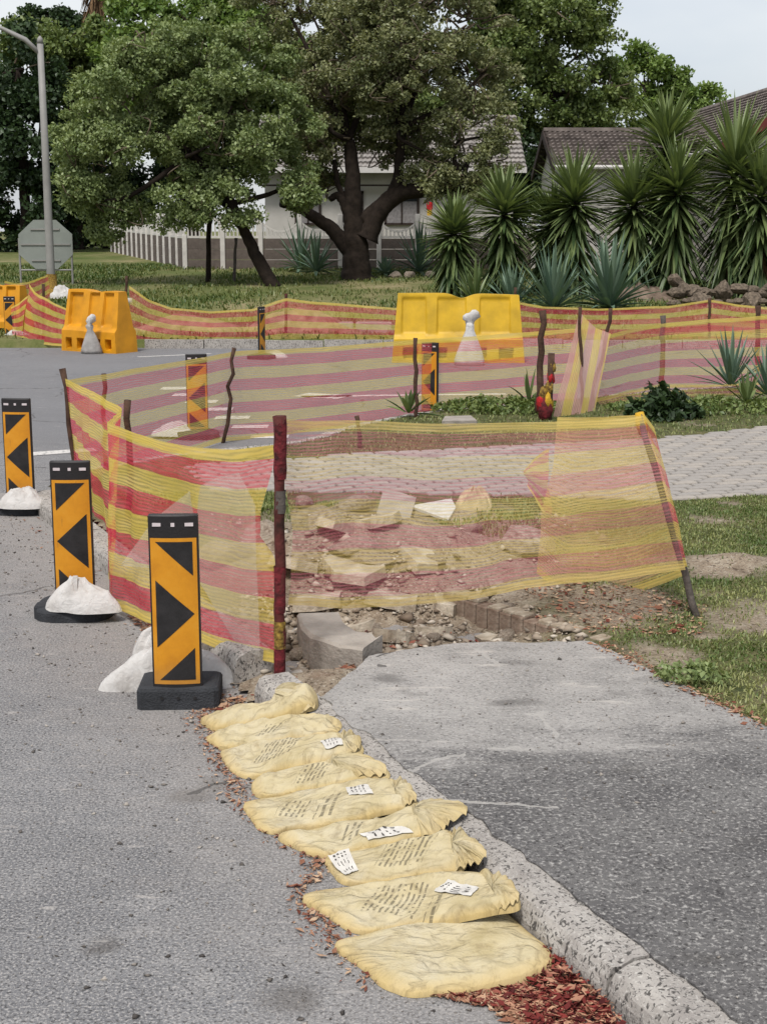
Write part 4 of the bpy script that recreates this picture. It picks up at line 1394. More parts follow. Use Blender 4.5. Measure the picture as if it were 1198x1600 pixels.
tied_end(BAGS[4], (618, 1240), [(604, 1217), (628, 1219), (646, 1236), (650, 1250), (630, 1258)], 9, .012)
tied_end(BAGS[6], (536, 1163), [(520, 1147), (545, 1144), (563, 1154), (560, 1172), (540, 1178)], 11, .012)
tied_end(BAGS[5], (520, 1198), [(508, 1187), (530, 1178), (566, 1184), (600, 1197), (598, 1212), (560, 1214), (524, 1210)], 13, .02)
tied_end(BAGS[8], (430, 1100), [(436, 1082), (455, 1072), (480, 1076), (494, 1092), (490, 1106), (462, 1110)], 15, .05)
sticker(BAGS[1], [(678, 1391), (735, 1401), (748, 1388), (700, 1375)])
sticker(BAGS[2], [(512, 1352), (540, 1368), (560, 1360), (545, 1341)], tilt=lambda s_, t: .03 * (1 - s_) ** 2)
sticker(BAGS[3], [(561, 1303), (575, 1313), (646, 1302), (628, 1292)])
sticker(BAGS[4], [(540, 1231), (545, 1243), (583, 1241), (575, 1227)])
sticker(BAGS[6], [(500, 1159), (508, 1171), (536, 1166), (530, 1154)])

# ================================================================== LITTER, GRAVEL, RUBBLE
def M_tint(name, a, m_, c, rough=.8):
    b = NB(name)
    return b.pbr(b.ramp(b.attr('tint'), [(0, a), (.5, m_), (1, c)]), rough, None, .2)
MAT_litter = M_tint('dry leaf litter', C(112, 58, 46), C(168, 124, 98), C(206, 178, 148))
MAT_petal = M_tint('fallen red petals', C(78, 32, 32), C(140, 58, 52), C(206, 166, 134))
MAT_grit = M_tint('loose grit', C(70, 66, 64), C(132, 125, 118), C(196, 188, 178))
MAT_rub = M_tint('broken concrete rubble', C(126, 110, 94), C(178, 164, 146), C(214, 204, 188))

def scatter_poly(n, poly, seed):
    g = np.random.default_rng(seed)
    xs_ = [p[0] for p in poly]; ys_ = [p[1] for p in poly]
    out_ = np.zeros((0, 2))
    while len(out_) < n:
        q = np.stack([g.uniform(min(xs_), max(xs_), n * 2), g.uniform(min(ys_), max(ys_), n * 2)], -1)
        out_ = np.concatenate([out_, q[inpoly(q[:, 0], q[:, 1], poly)]])
    return out_[:n], g

def flakes(name, label, cat, P, Z, g, size, mat, curl=.4):
    """many small bent leaf shapes, four triangles each"""
    n = len(P)
    a = g.uniform(0, 2 * math.pi, n); s_ = size * .8 * np.clip(np.exp(g.normal(0, .5, n)), .35, 2.8); wd = s_ * g.uniform(.18, .45, n)
    tl = g.normal(0, curl, n); ro = g.normal(0, curl, n)
    dx, dy = np.cos(a), np.sin(a)
    loc = np.array([[-1, 0, 0], [0, -1, .25], [1, 0, 0], [0, 1, .25], [0, 0, -.05]])
    V = np.zeros((n, 5, 3))
    for k in range(5):
        lx, ly, lz = loc[k]
        x = lx * s_; y = ly * wd; z = lz * wd * 2 + lx * s_ * np.sin(tl) * .6 + ly * wd * np.sin(ro)
        V[:, k, 0] = P[:, 0] + x * dx - y * dy; V[:, k, 1] = P[:, 1] + x * dy + y * dx; V[:, k, 2] = Z + np.abs(z) + .002 + g.uniform(0, .006, n)
    base_ = np.arange(n)[:, None] * 5
    F_ = np.concatenate([base_ + np.array([[0, 1, 4]]), base_ + np.array([[1, 2, 4]]), base_ + np.array([[2, 3, 4]]), base_ + np.array([[3, 0, 4]])])
    o = mesh(name, V.reshape(-1, 3), F_, mat, attr={'tint': np.repeat(g.uniform(0, 1, n), 5)})
    return tag(o, label, cat, kind='stuff')
def pebbles(name, label, cat, P, Z, g, size, mat, flat=.6):
    n = len(P)
    s_ = size * .62 * np.clip(np.exp(g.normal(0, .55, n)), .25, 3.6)
    oct_ = np.array([[1, 0, 0], [0, 1, 0], [-1, 0, 0], [0, -1, 0], [0, 0, 1], [0, 0, -1]], float)
    V = P[:, None, :] * 0 if False else np.zeros((n, 6, 3))
    a = g.uniform(0, 6.28, n)
    for k in range(6):
        j = g.uniform(.45, 1.35, (n, 3))
        v_ = oct_[k][None, :] * j + g.normal(0, .24, (n, 3))
        V[:, k, 0] = P[:, 0] + s_ * (v_[:, 0] * np.cos(a) - v_[:, 1] * np.sin(a)); V[:, k, 1] = P[:, 1] + s_ * (v_[:, 0] * np.sin(a) + v_[:, 1] * np.cos(a)); V[:, k, 2] = Z + s_ * flat * (v_[:, 2] + .5)
    tr = np.array([[0, 1, 4], [1, 2, 4], [2, 3, 4], [3, 0, 4], [1, 0, 5], [2, 1, 5], [3, 2, 5], [0, 3, 5]])
    F_ = (np.arange(n)[:, None, None] * 6 + tr[None]).reshape(-1, 3)
    o = mesh(name, V.reshape(-1, 3), F_, mat, attr={'tint': np.repeat(g.uniform(0, 1, n), 6)})
    return tag(o, label, cat, kind='stuff')
def groundz(P):
    z = np.zeros(len(P))
    k = kerb_dist(P[:, 0], P[:, 1])
    on = k > 0
    z = np.where(on, .127 * sst(0, .04, k), 0)
    return z
# red petals piled in the gutter at the bottom
pp = [gnd(x, y, .01) for x, y in ((690, 1548), (800, 1525), (872, 1490), (884, 1478), (915, 1520), (955, 1590), (985, 1640), (900, 1640), (800, 1580))]
pp = [(p.x, p.y) for p in pp]
P, g = scatter_poly(4200, pp, 3)
kd = kerb_dist(P[:, 0], P[:, 1]); P = P[kd < .01]
dz = np.exp(-(kerb_dist(P[:, 0], P[:, 1]) / .12) ** 2) * .05
flakes('petal_litter', 'fallen red petals heaped in the gutter', 'leaf litter', P, dz * g.uniform(0, 1, len(P)), g, .011, MAT_petal)
sel = [gnd(x, y, .01) for x, y in ((640, 1546), (720, 1544), (860, 1560), (960, 1640), (860, 1640), (760, 1572))]
P, g = scatter_poly(700, [(p.x, p.y) for p in sel], 5)
P = P[kerb_dist(P[:, 0], P[:, 1]) < .0]
flakes('leaf_litter', 'dry brown leaves at the edge of the petals', 'leaf litter', P, np.zeros(len(P)), g, .012, MAT_litter)
# brown litter along the road edge of the bags and round the kerb end
edge_l = [(318, 1110), (345, 1180), (385, 1255), (440, 1305), (510, 1345), (475, 1395), (527, 1470), (610, 1540)]
n_all = []
g = np.random.default_rng(11)
for (a, c_) in zip(edge_l[:-1], edge_l[1:]):
    A, B_ = gnd(*a), gnd(*c_)
    n = int((B_ - A).length * 620)
    t = g.uniform(0, 1, n)
    off = g.normal(0, .035, n)
    n_all.append(np.stack([A.x + (B_.x - A.x) * t + off * .8 - .01, A.y + (B_.y - A.y) * t + off * .4], -1))
P = np.concatenate(n_all)
flakes('leaf_litter', 'brown leaf litter along the road edge of the yellow bags', 'leaf litter', P, np.zeros(len(P)), g, .009, MAT_litter)
lit = [gnd(x, y, .01) for x, y in ((210, 960), (300, 1000), (330, 1030), (420, 1095), (500, 1080), (560, 1040), (470, 960), (520, 1060), (560, 1120), (640, 1230), (560, 1150), (420, 1110), (330, 1100), (300, 1060))]
lp = [(p.x, p.y) for p in (gnd(190, 950), gnd(318, 1020), gnd(345, 1085), gnd(420, 1098), gnd(520, 1075), gnd(566, 1036, .05), gnd(620, 1100, .1), gnd(560, 1130, .1), gnd(420, 1125), gnd(318, 1110), gnd(240, 1010))]
P, g = scatter_poly(3800, lp, 8)
flakes('leaf_litter', 'dry litter round the end of the kerb', 'leaf litter', P, groundz(P) * .6, g, .012, MAT_litter)
P = np.stack([g.uniform(-2.6, -.3, 1600), g.uniform(5.6, 10, 1600)], -1)
kd = kerb_dist(P[:, 0], P[:, 1]); P = P[(kd < .0) & (kd > -.22)]
flakes('leaf_litter', 'brown leaves blown against the kerb under the road-side net', 'leaf litter', P, np.zeros(len(P)), g, .013, MAT_litter)
# grit on the road, thicker towards the gutter
g = np.random.default_rng(19)
n = 4200
y_ = g.uniform(3.1, 12, n) ** 1.0
kd = -np.abs(g.normal(0, .55, n)) - .02
X_ = kerb_x(y_) + kd * 1.1
P = np.stack([X_, y_], -1)
pebbles('grit', 'loose grit and small stones on the road', 'gravel', P, np.zeros(n), g, .0055, MAT_grit)
n = 1500
P, g = scatter_poly(n, drive_poly, 21)
P = P[(P[:, 1] > 4.2) | (g.uniform(0, 1, len(P)) < .25)]
pebbles('grit', 'grit and crumbs on the pavement', 'gravel', P, np.full(len(P), .131), g, .0048, MAT_grit)

# rubble in the trench and behind the net
tp = [(-.55, 5.85), (.0, 5.95), (.95, 6.05), (.85, 6.5), (.3, 7.3), (-.6, 7.4), (-.75, 6.6)]
P, g = scatter_poly(3600, tp, 31)
P = P[fbm(P[:, 0] * 4, P[:, 1] * 4, 66) + g.normal(0, .07, len(P)) > .47]
pebbles('rubble', 'small broken rubble in the open trench', 'rubble', P, verge_z(P[:, 0], P[:, 1]), g, .02, MAT_rub)
P, g = scatter_poly(800, [(-1.0, 7.0), (.9, 6.9), (1.4, 8.2), (1.0, 9.3), (-1.0, 9.4), (-1.5, 8.4)], 33)
P = P[fbm(P[:, 0] * 3, P[:, 1] * 3, 68) + g.normal(0, .06, len(P)) > .5]
pebbles('rubble', 'loose stones on the heaps behind the front net', 'rubble', P, verge_z(P[:, 0], P[:, 1]), g, .022, MAT_rub)
P, g = scatter_poly(160, [(-.4, 6.1), (.6, 6.2), (.5, 6.6), (-.2, 6.7)], 35)
flakes('petal_litter', 'red petals lying in the trench', 'leaf litter', P, verge_z(P[:, 0], P[:, 1]) + .01, g, .013, MAT_petal)
ev_ = [gnd(x, y, .13) for x, y in ((930, 1004), (1010, 1046), (1120, 1100), (1200, 1140))]
n_all = []
for A, B_ in zip(ev_[:-1], ev_[1:]):
    n = int((B_ - A).length * 420)
    t = g.uniform(0, 1, n); off = g.normal(.01, .035, n)
    n_all.append(np.stack([A.x + (B_.x - A.x) * t + off * .8, A.y + (B_.y - A.y) * t + off * .5], -1))
P = np.concatenate(n_all)
flakes('leaf_litter', 'brown litter along the grass edge of the pavement', 'leaf litter', P, np.full(len(P), .128), g, .010, MAT_litter)
P, g = scatter_poly(900, [(.75, 6.3), (1.45, 6.15), (1.6, 6.7), (1.2, 7.3), (.7, 7.1)], 36)
flakes('leaf_litter', 'brown litter between trench edging and grass', 'leaf litter', P, verge_z(P[:, 0], P[:, 1]), g, .014, MAT_litter)

def rock_mesh(seed, mat, sub=2):
    import bmesh
    bm = bmesh.new()
    bmesh.ops.create_icosphere(bm, subdivisions=sub, radius=1)
    rr = random.Random(seed)
    pl = [(Vector((rr.gauss(0, 1), rr.gauss(0, 1), rr.gauss(0, 1))).normalized(), rr.uniform(.55, .85)) for _ in range(11)]
    for v_ in bm.verts:
        for nn, dd in pl:
            k = v_.co.dot(nn)
            if k > dd: v_.co -= nn * (k - dd)
        v_.co *= 1 + rr.uniform(-.03, .03)
    me = bpy.data.meshes.new('stone'); bm.to_mesh(me); bm.free()
    me.materials.append(mat)
    return me
MAT_conc = M_plain('broken concrete', C(186, 174, 158), .35, 7, .92, .2, .8, 45, dark=C(124, 106, 90))
MAT_conc2 = M_plain('old grey concrete', C(176, 168, 158), .3, 6, .92, .2, .8, 45)
RK = [rock_mesh(i, MAT_conc) for i in range(5)]
def rock(name, label, loc, sc, rz, k, group, cat='rock', me=None):
    o = bpy.data.objects.new(name, (me or RK)[k % 5]); COL.objects.link(o)
    o.location = loc; o.scale = sc; o.rotation_euler = (0, 0, rz)
    return tag(o, label, cat, group)
rr = random.Random(4)
for i in range(26):
    if i < 12:
        x, y = rr.uniform(-.45, .7), rr.uniform(6.05, 6.9); s_ = rr.uniform(.03, .065); lab, grp = 'lump of broken concrete lying in the open trench', 'broken concrete in the trench'
    else:
        x, y = rr.uniform(-.9, .8), rr.uniform(7.0, 8.9); s_ = rr.uniform(.06, .17); lab, grp = 'lump of broken concrete on the heaps behind the front net', 'broken concrete on the heaps'
    rock('concrete_lump', lab, (x, y, float(verge_z(x, y)) + s_ * .2), (s_ * rr.uniform(1, 1.7), s_, s_ * rr.uniform(.5, .8)), rr.uniform(0, 3), i, grp)

# flat broken plates of concrete
MAT_plate = M_plain('pale broken concrete plate', C(206, 196, 178), .3, 8, .92, .2, .9, 45, dark=C(150, 134, 114))
rr = random.Random(17)
for i, (px, py, s_) in enumerate(((500, 905, .2), (560, 890, .26), (620, 905, .16), (530, 868, .2), (660, 880, .2), (590, 860, .16), (470, 890, .16), (700, 905, .13), (610, 985, .12), (680, 975, .1), (560, 968, .1), (760, 985, .08))):
    q = gnd(px, py, .2 if py < 920 else .06)
    n_ = rr.randint(5, 7)
    pl_ = [(s_ * rr.uniform(.6, 1.05) * math.cos(6.28 * k / n_ + rr.uniform(-.3, .3)), s_ * .7 * rr.uniform(.6, 1.05) * math.sin(6.28 * k / n_ + rr.uniform(-.3, .3))) for k in range(n_)]
    b = MB(); b.slab([(x_ * 1.06, y_ * 1.06) for x_, y_ in pl_], -.05, 0.0); o_ = len(b.v) - n_
    for k in range(n_): b.v[o_ + k] = (b.v[o_ + k][0] * .93, b.v[o_ + k][1] * .93, rr.uniform(-.008, .012))
    o = b.build('concrete_plate', MAT_plate); o.location = (q.x, q.y, float(verge_z(q.x, q.y)) + .035); o.rotation_euler = (rr.uniform(-.3, .3), rr.uniform(-.3, .3), rr.uniform(0, 3))
    where = 'on the heaps behind the front net' if py < 920 else 'in the open trench'
    tag(o, ('broken pale plate of concrete ' if s_ > .15 else 'small broken pale plate of concrete ') + where, 'concrete', 'broken concrete plates ' + where)
# big broken kerb stone at the trench, its far end buried
kb = thing('broken_kerb_stone', 'broken curved concrete kerb stone lying at the trench edge', 'kerb stone', gnd(515, 1000, .1))
def bent_block(pts_px, z_top, z_bot, wd, name, mat, parent, org):
    """block with a curved front face along sight points at its top edge"""
    A = [gnd(px, py, z_top) for px, py in pts_px]
    V = []; F_ = []
    for i, p in enumerate(A):
        a = A[max(0, i - 1)]; c_ = A[min(len(A) - 1, i + 1)]
        t = Vector((c_.x - a.x, c_.y - a.y, 0)).normalized(); n_ = Vector((-t.y, t.x, 0))
        j = lambda: random.uniform(-.008, .008)
        V += [(p.x + j(), p.y + j(), z_bot), (p.x, p.y, z_top - .012 + j() * .5), (p.x + n_.x * .014, p.y + n_.y * .014, z_top + j() * .4), (p.x + n_.x * wd + j() * 2, p.y + n_.y * wd + j() * 2, z_top + j()), (p.x + n_.x * wd, p.y + n_.y * wd, z_bot)]
    for i in range(len(A) - 1):
        for k in range(4):
            F_.append((i * 5 + k, i * 5 + 5 + k, i * 5 + 6 + k, i * 5 + k + 1))
    F_.append((0, 1, 2, 3, 4)); F_.append(tuple(reversed(range((len(A) - 1) * 5, len(A) * 5))))
    return mesh(name, V, F_, mat, parent, False, org=org)
bent_block([(464, 958), (470, 978), (484, 992), (505, 1000), (530, 1008), (552, 1012), (566, 1014)], .16, -.03, .2, 'stone', MAT_conc2, kb, kb.location)
# white kerb end slab under the thick stake
sl_ = gnd(455, 1074, .06)
tag(MB().slab([(p.x, p.y) for p in (gnd(432, 1085, .07), gnd(494, 1070, .07), gnd(470, 1046, .07), gnd(440, 1050, .07))], -.02, .07).build('concrete_slab', MAT_label if False else MAT_conc2, None, False), 'pale slab of concrete under the foot of the thick red stake', 'slab')
# brick edging of the trench
ed = thing('trench_edging', 'low wall of upright bricks along the verge side of the trench', 'edging', gnd(850, 975, .1))
MAT_edge = M_plain('weathered brick', C(172, 156, 140), .35, 9, .92, .2, .7, 60, dark=C(112, 88, 72))
A, B_ = gnd(690, 921, .15), gnd(936, 996, .13)
nb = 13
e = (B_ - A); rz = math.atan2(e.y, e.x); Lb = Vector((e.x, e.y)).length
for i in range(nb):
    p = A.lerp(B_, (i + .5) / nb)
    MB().bbox((0, .05, 0), (Lb / nb - .006, .1, .15 + random.uniform(-.006, .006)), .006).build('brick', MAT_edge, ed)
    o = ed.children[-1]; o.location = (p.x - ed.location.x, p.y - ed.location.y, -.02 - ed.location.z - .03 * i / nb); o.rotation_euler = (0, 0, rz + random.uniform(-.02, .02))
    if i % 4 != 3:
        b = MB(); b.bbox((random.uniform(-.01, .01), .055 + random.uniform(-.01, .01), .148), (Lb / nb * random.uniform(.85, .99), .085 + random.uniform(-.015, .015), .016 + random.uniform(-.005, .006)), .005); b.build('mortar_cap', MAT_plate, o)

# slabs, sheet and rag on the heaps behind the net
def slab_thing(name, label, quad_px, z, th, mat, cat='slab', tilt=0):
    q = [gnd(px, py, z) for px, py in quad_px]
    c_ = sum(q, Vector()) / 4
    V = [(p.x, p.y, z + tilt * (i > 1)) for i, p in enumerate(q)] + [(p.x, p.y, z - th + tilt * (i > 1)) for i, p in enumerate(q)]
    F_ = [(0, 1, 2, 3), (7, 6, 5, 4)] + [(i, i + 4, (i + 1) % 4 + 4, (i + 1) % 4) for i in range(4)]
    o = mesh(name, V, F_, mat, None, False, org=c_); o.location = c_
    return tag(o, label, cat)
slab_thing('board', 'white flat board lying on the heap behind the front net', [(640, 790), (700, 812), (712, 800), (705, 786)], .27, .015, MAT_label, 'board', .03)
slab_thing('concrete_slab', 'tilted grey concrete slab on the heap behind the front net', [(588, 802), (640, 812), (650, 792), (600, 775)], .24, .06, MAT_conc2, tilt=.06)
slab_thing('concrete_slab', 'long flat slab half buried near the kerb inside the net', [(470, 836), (550, 840), (552, 826), (480, 824)], .16, .05, MAT_conc2)
slab_thing('concrete_slab', 'concrete slab lying beside the turned arrow board', [(690, 658), (745, 657), (735, 649), (695, 650)], .16, .05, MAT_conc2)
MAT_rag = M_plain('sun-bleached sacking', C(214, 196, 158), .3, 9, .9, .2, .8, 30)
p = gnd(742, 806, .2)
lump('sacking', 'crumpled beige sack on the heap behind the front net', (p.x, p.y + .1, .17), .14, .12, .17, 0, (.1, 0), .03, MAT_rag, 43, group=None, flat=3.4)['category'] = 'sack'
# ================================================================== TREES
MAT_bark = M_plain('dark rough bark', C(54, 46, 40), .5, 6, .95, .15, 1.0, 25)
MAT_twig = M_plain('grey brown twigs', C(118, 106, 90), .35, 6, .95, .15, .5, 25)

def leaves(name, centers, radii, per, size, mat, parent, org, seed, flat=.75, up=.35, droop=0.0):
    """leaf-sized folded faces gathered in clumps"""
    g = np.random.default_rng(seed)
    m_ = len(centers)
    Cn = np.repeat(np.asarray(centers), per, 0); Rn = np.repeat(np.asarray(radii), per)
    n = len(Cn)
    d = g.normal(0, 1, (n, 3)); d /= np.linalg.norm(d, axis=1)[:, None]
    r = g.uniform(0, 1, n) ** .5
    off = d * (r * Rn)[:, None]; off[:, 2] *= flat
    P = Cn + off
    ax = d * .6 + g.normal(0, .6, (n, 3)); ax[:, 2] -= droop; ax /= np.linalg.norm(ax, axis=1)[:, None] + 1e-9
    nr = g.normal(0, .55, (n, 3)) + d * .5; nr[:, 2] += up
    sd = np.cross(ax, nr); sd /= np.linalg.norm(sd, axis=1)[:, None] + 1e-9
    nn = np.cross(sd, ax)
    s_ = size * g.uniform(.6, 1.35, n)[:, None]
    V = np.zeros((n, 4, 3))
    V[:, 0] = P - ax * s_ * .5; V[:, 1] = P + sd * s_ * .32 + nn * s_ * .1; V[:, 2] = P + ax * s_ * .5; V[:, 3] = P - sd * s_ * .32 + nn * s_ * .1
    b_ = np.arange(n)[:, None] * 4
    F_ = np.concatenate([b_ + np.array([[0, 1, 2]]), b_ + np.array([[0, 2, 3]])])
    ct = np.repeat(g.uniform(0, 1, m_), per)
    tint = np.clip(.45 * ct + .55 * g.uniform(0, 1, n), 0, 1)
    return mesh(name, V.reshape(-1, 3), F_, mat, parent, False, org=org, attr={'tint': np.repeat(tint, 4)})

def blob_clumps(blobs, n, seed, clump, shell=4.0):
    """clump centres near the surface of overlapping blobs; those deep inside another blob are dropped"""
    g = np.random.default_rng(seed)
    big = blobs
    blobs = []
    for b in big:                       # every limb carries several smaller bosses of foliage
        for _ in range(13):
            d = g.normal(0, 1, 3); d /= np.linalg.norm(d)
            k = g.uniform(.22, .40)
            blobs.append((b[0] + d[0] * b[3] * .78, b[1] + d[1] * b[4] * .78, b[2] + d[2] * b[5] * .78, b[3] * k, b[4] * k, b[5] * k * .85))
    w_ = np.array([b[3] * b[5] for b in blobs]); w_ = w_ / w_.sum()
    out_ = []
    while len(out_) < n:
        b = blobs[g.choice(len(blobs), p=w_)]
        d = g.normal(0, 1, 3); d /= np.linalg.norm(d)
        r = g.uniform(0, 1) ** (1 / shell)
        r *= .86 + .28 * float(vn(d[0] * 2.3 + 9, d[2] * 2.3 + d[1] * 2 + 5, seed))
        p = np.array([b[0] + d[0] * b[3] * r, b[1] + d[1] * b[4] * r, b[2] + d[2] * b[5] * r])
        deep = False
        for c_ in blobs:
            if c_ is b: continue
            q = ((p[0] - c_[0]) / c_[3]) ** 2 + ((p[1] - c_[1]) / c_[4]) ** 2 + ((p[2] - c_[2]) / c_[5]) ** 2
            if q < .35: deep = True; break
        if deep and g.uniform() < .8: continue
        out_.append(p)
    return np.array(out_), clump * g.uniform(.6, 1.35, n)

def pxblobs(spec, Y, depth=.85):
    k = ppm(Y)
    o = []
    for (px, py, rpx, *dy) in spec:
        p = at(px, py, Y)
        yy = Y + (dy[0] if dy else 0)
        p = at(px, py, yy)
        r = rpx / ppm(yy)
        o.append((p.x, p.y, p.z, r, r * depth, r * .92))
    return o

def tree(name, label, base, spec, Y, n, per, size, clump, mat, seed, trunk, limbs=7, twigs=60, group=None, shell=4.0, droop=0.0, bark=None, tw=.018):
    root = thing(name, label, 'tree', base, group=group)
    bl = pxblobs(spec, Y)
    cen, rad = blob_clumps(bl, n, seed, clump, shell)
    leaves('crown', cen, rad, per, size, mat, root, base, seed + 1, droop=droop)
    rr = random.Random(seed)
    b = MB()
    for pts, r0, r1 in trunk:
        P = catmull([tuple(p) for p in pts], 6)
        m_ = len(P)
        b.tube([Vector(p) + Vector((rr.uniform(-.02, .02), rr.uniform(-.02, .02), 0)) for p in P], [r0 + (r1 - r0) * i / (m_ - 1) + (r0 * .35 * math.exp(-i * .9) if r0 > .25 else 0) for i in range(m_)], 12, True, .05)
    tr = b.build('trunk', bark or MAT_bark, root, True, org=base)
    b = MB()
    tips = [Vector(t_[0][-1]) for t_ in trunk]
    for k in range(limbs):
        c_ = bl[k % len(bl)]
        tgt = Vector((c_[0], c_[1], c_[2] + c_[5] * .3)) + Vector((rr.gauss(0, .3), rr.gauss(0, .3), rr.gauss(0, .3)))
        st_ = min(tips, key=lambda t_: (t_ - tgt).length)
        mid = st_.lerp(tgt, .5) + Vector((rr.gauss(0, .35), rr.gauss(0, .3), rr.gauss(.1, .25)))
        P = catmull([tuple(st_), tuple(mid), tuple(tgt)], 6)
        b.tube(P, [.09 - .07 * i / (len(P) - 1) for i in range(len(P))], 7)
    if len(b.v): b.build('limbs', bark or MAT_bark, root, True, org=base)
    b = MB()
    for k in range(twigs):
        e = Vector(cen[rr.randrange(len(cen))])
        c_ = min(bl, key=lambda q: (Vector(q[:3]) - e).length)
        s_ = Vector(c_[:3]).lerp(e, .35)
        mid = s_.lerp(e, .55) + Vector((rr.gauss(0, .25), rr.gauss(0, .25), rr.gauss(0, .25)))
        P = catmull([tuple(s_), tuple(mid), tuple(e + (e - Vector(c_[:3])).normalized() * .2)], 4)
        b.tube(P, [tw * (1.6 - i / (len(P) - 1)) for i in range(len(P))], 4, False)
    if len(b.v): tag(b.build('twigs', MAT_twig, root, True, org=base), kind='stuff')
    return root

LEAF_grey = M_leaf('grey green leaves', C(104, 126, 72), C(178, 192, 132), .3)
LEAF_olive = M_leaf('olive leaves', C(96, 108, 66), C(172, 174, 126), .3)
LEAF_mid = M_leaf('mid green leaves', C(80, 104, 52), C(150, 164, 98), .28)
LEAF_dark = M_leaf('shade-darkened and dark green leaves', C(38, 54, 34), C(74, 96, 58), .2)  # shade of the dense road-side trees put into the green; shrub shares it
LEAF_fresh = M_leaf('fresh green leaves', C(90, 122, 54), C(150, 172, 92), .3)

# young tree with leaning trunk
bA = far(418, 447); YA = bA.y
tree('shade_tree', 'grey-green rounded tree with a leaning trunk nearest the lamp post', bA,
     [(215, 165, 108), (310, 110, 92, .5), (390, 170, 90), (170, 250, 82, -.3), (250, 285, 88), (125, 230, 48), (345, 245, 78, -.6), (435, 275, 66), (300, 325, 46, -.4), (140, 318, 46, -.2), (235, 90, 66), (395, 95, 62), (450, 205, 42), (470, 290, 34, -.4), (175, 350, 34), (370, 315, 40, -.5), (300, 200, 80, .3), (330, 230, 70, .9), (280, 170, 90, 1.2)],
     YA, 1750, 75, .095, .26, LEAF_grey, 101,
     [([bA + Vector((.18, 0, -.1)), at(415, 425, YA), at(398, 395, YA), at(380, 355, YA), at(352, 300, YA), at(300, 240, YA)], .2, .1),
      ([at(382, 362, YA), at(365, 345, YA), at(352, 320, YA)], .07, .03)], limbs=10, twigs=110)
# the old spreading tree
bB = far(557, 437); YB = bB.y
trunkB = [([bB + Vector((0, 0, -.15)), at(556, 420, YB), at(556, 390, YB), at(554, 360, YB), at(552, 325, YB), at(551, 280, YB), at(545, 220, YB)], .46, .16),
          ([at(548, 395, YB), at(525, 365, YB), at(500, 345, YB), at(470, 327, YB), at(440, 318, YB - .3)], .24, .10),
          ([at(572, 372, YB), at(592, 330, YB), at(625, 303, YB), at(670, 296, YB - .4), at(720, 290, YB - .8)], .30, .16),
          ([at(566, 345, YB), at(600, 315, YB), at(618, 290, YB), at(624, 250, YB), at(628, 200, YB)], .2, .12),
          ([at(548, 350, YB), at(538, 320, YB), at(528, 305, YB), at(516, 312, YB)], .15, .08),
          ([at(546, 330, YB), at(530, 295, YB), at(522, 250, YB)], .1, .06)]
tree('old_tree', 'large old olive-green tree with a thick dark trunk and low spreading limbs', bB,
     [(560, 90, 115), (470, 70, 90, .8), (655, 130, 105), (730, 235, 78, -.8), (600, 190, 60, 1.2), (505, 190, 58, .8), (765, 190, 46, -.5), (650, 25, 110), (560, -10, 110), (450, 10, 80, .6), (740, 120, 62), (690, 265, 42, -1.0), (480, 235, 34, .9), (770, 260, 38, -.8), (730, 40, 70), (650, 215, 44, .6), (620, 95, 80, -1.2), (530, 165, 70, -.6), (560, 150, 80, 1.5), (500, 215, 44, -.4), (600, 150, 70, -.6), (505, 255, 34, .5), (690, 285, 30, -1.0), (745, 285, 34, -1.0), (650, 245, 30, .3), (485, 265, 36, .6), (515, 285, 22, .4), (655, 272, 30, -.3), (590, 222, 30, .8), (560, 215, 26, .8), (615, 250, 20, .5)],
     YB, 1950, 65, .092, .25, LEAF_olive, 131, trunkB, limbs=16, twigs=520, tw=.02)
# behind the tiled house
p = Vector((at(880, 400, 58).x, 58, terr(58)))
tree('background_tree', 'tall green tree rising behind the tiled roof', p,
     [(850, 50, 105), (905, 100, 82), (820, 130, 80), (880, 165, 70), (950, 140, 60), (780, 60, 80), (930, 180, 50), (820, 215, 66), (890, 20, 58), (760, 140, 70), (870, 230, 60), (800, -20, 80)],
     58, 900, 60, .18, .42, LEAF_mid, 151, [([p, at(875, 330, 58), at(868, 240, 58), at(862, 150, 58)], .4, .15)], limbs=10, twigs=90, tw=.03)
p = Vector((at(1030, 400, 63).x, 63, terr(63)))
tree('background_tree', 'lower green tree behind the yucca tops, against the sky', p,
     [(1000, 120, 52), (985, 170, 56), (1040, 160, 44), (1060, 140, 30), (1000, 85, 24), (1105, 160, 30), (1080, 180, 36), (1050, 215, 40)],
     63, 420, 60, .17, .36, LEAF_fresh, 161, [([p, at(1028, 300, 63), at(1020, 180, 63)], .3, .1)], limbs=6, twigs=40, tw=.03)
p = Vector((at(740, 400, 57).x, 57, terr(57)))
tree('background_tree', 'dark tree filling the gap between the old tree and the tiled house', p,
     [(720, 330, 60), (770, 300, 66), (800, 270, 60), (760, 240, 60), (810, 330, 50)],
     57, 260, 70, .2, .5, LEAF_dark, 167, [([p, at(742, 360, 57), at(760, 280, 57)], .3, .1)], limbs=4, twigs=20, tw=.03)
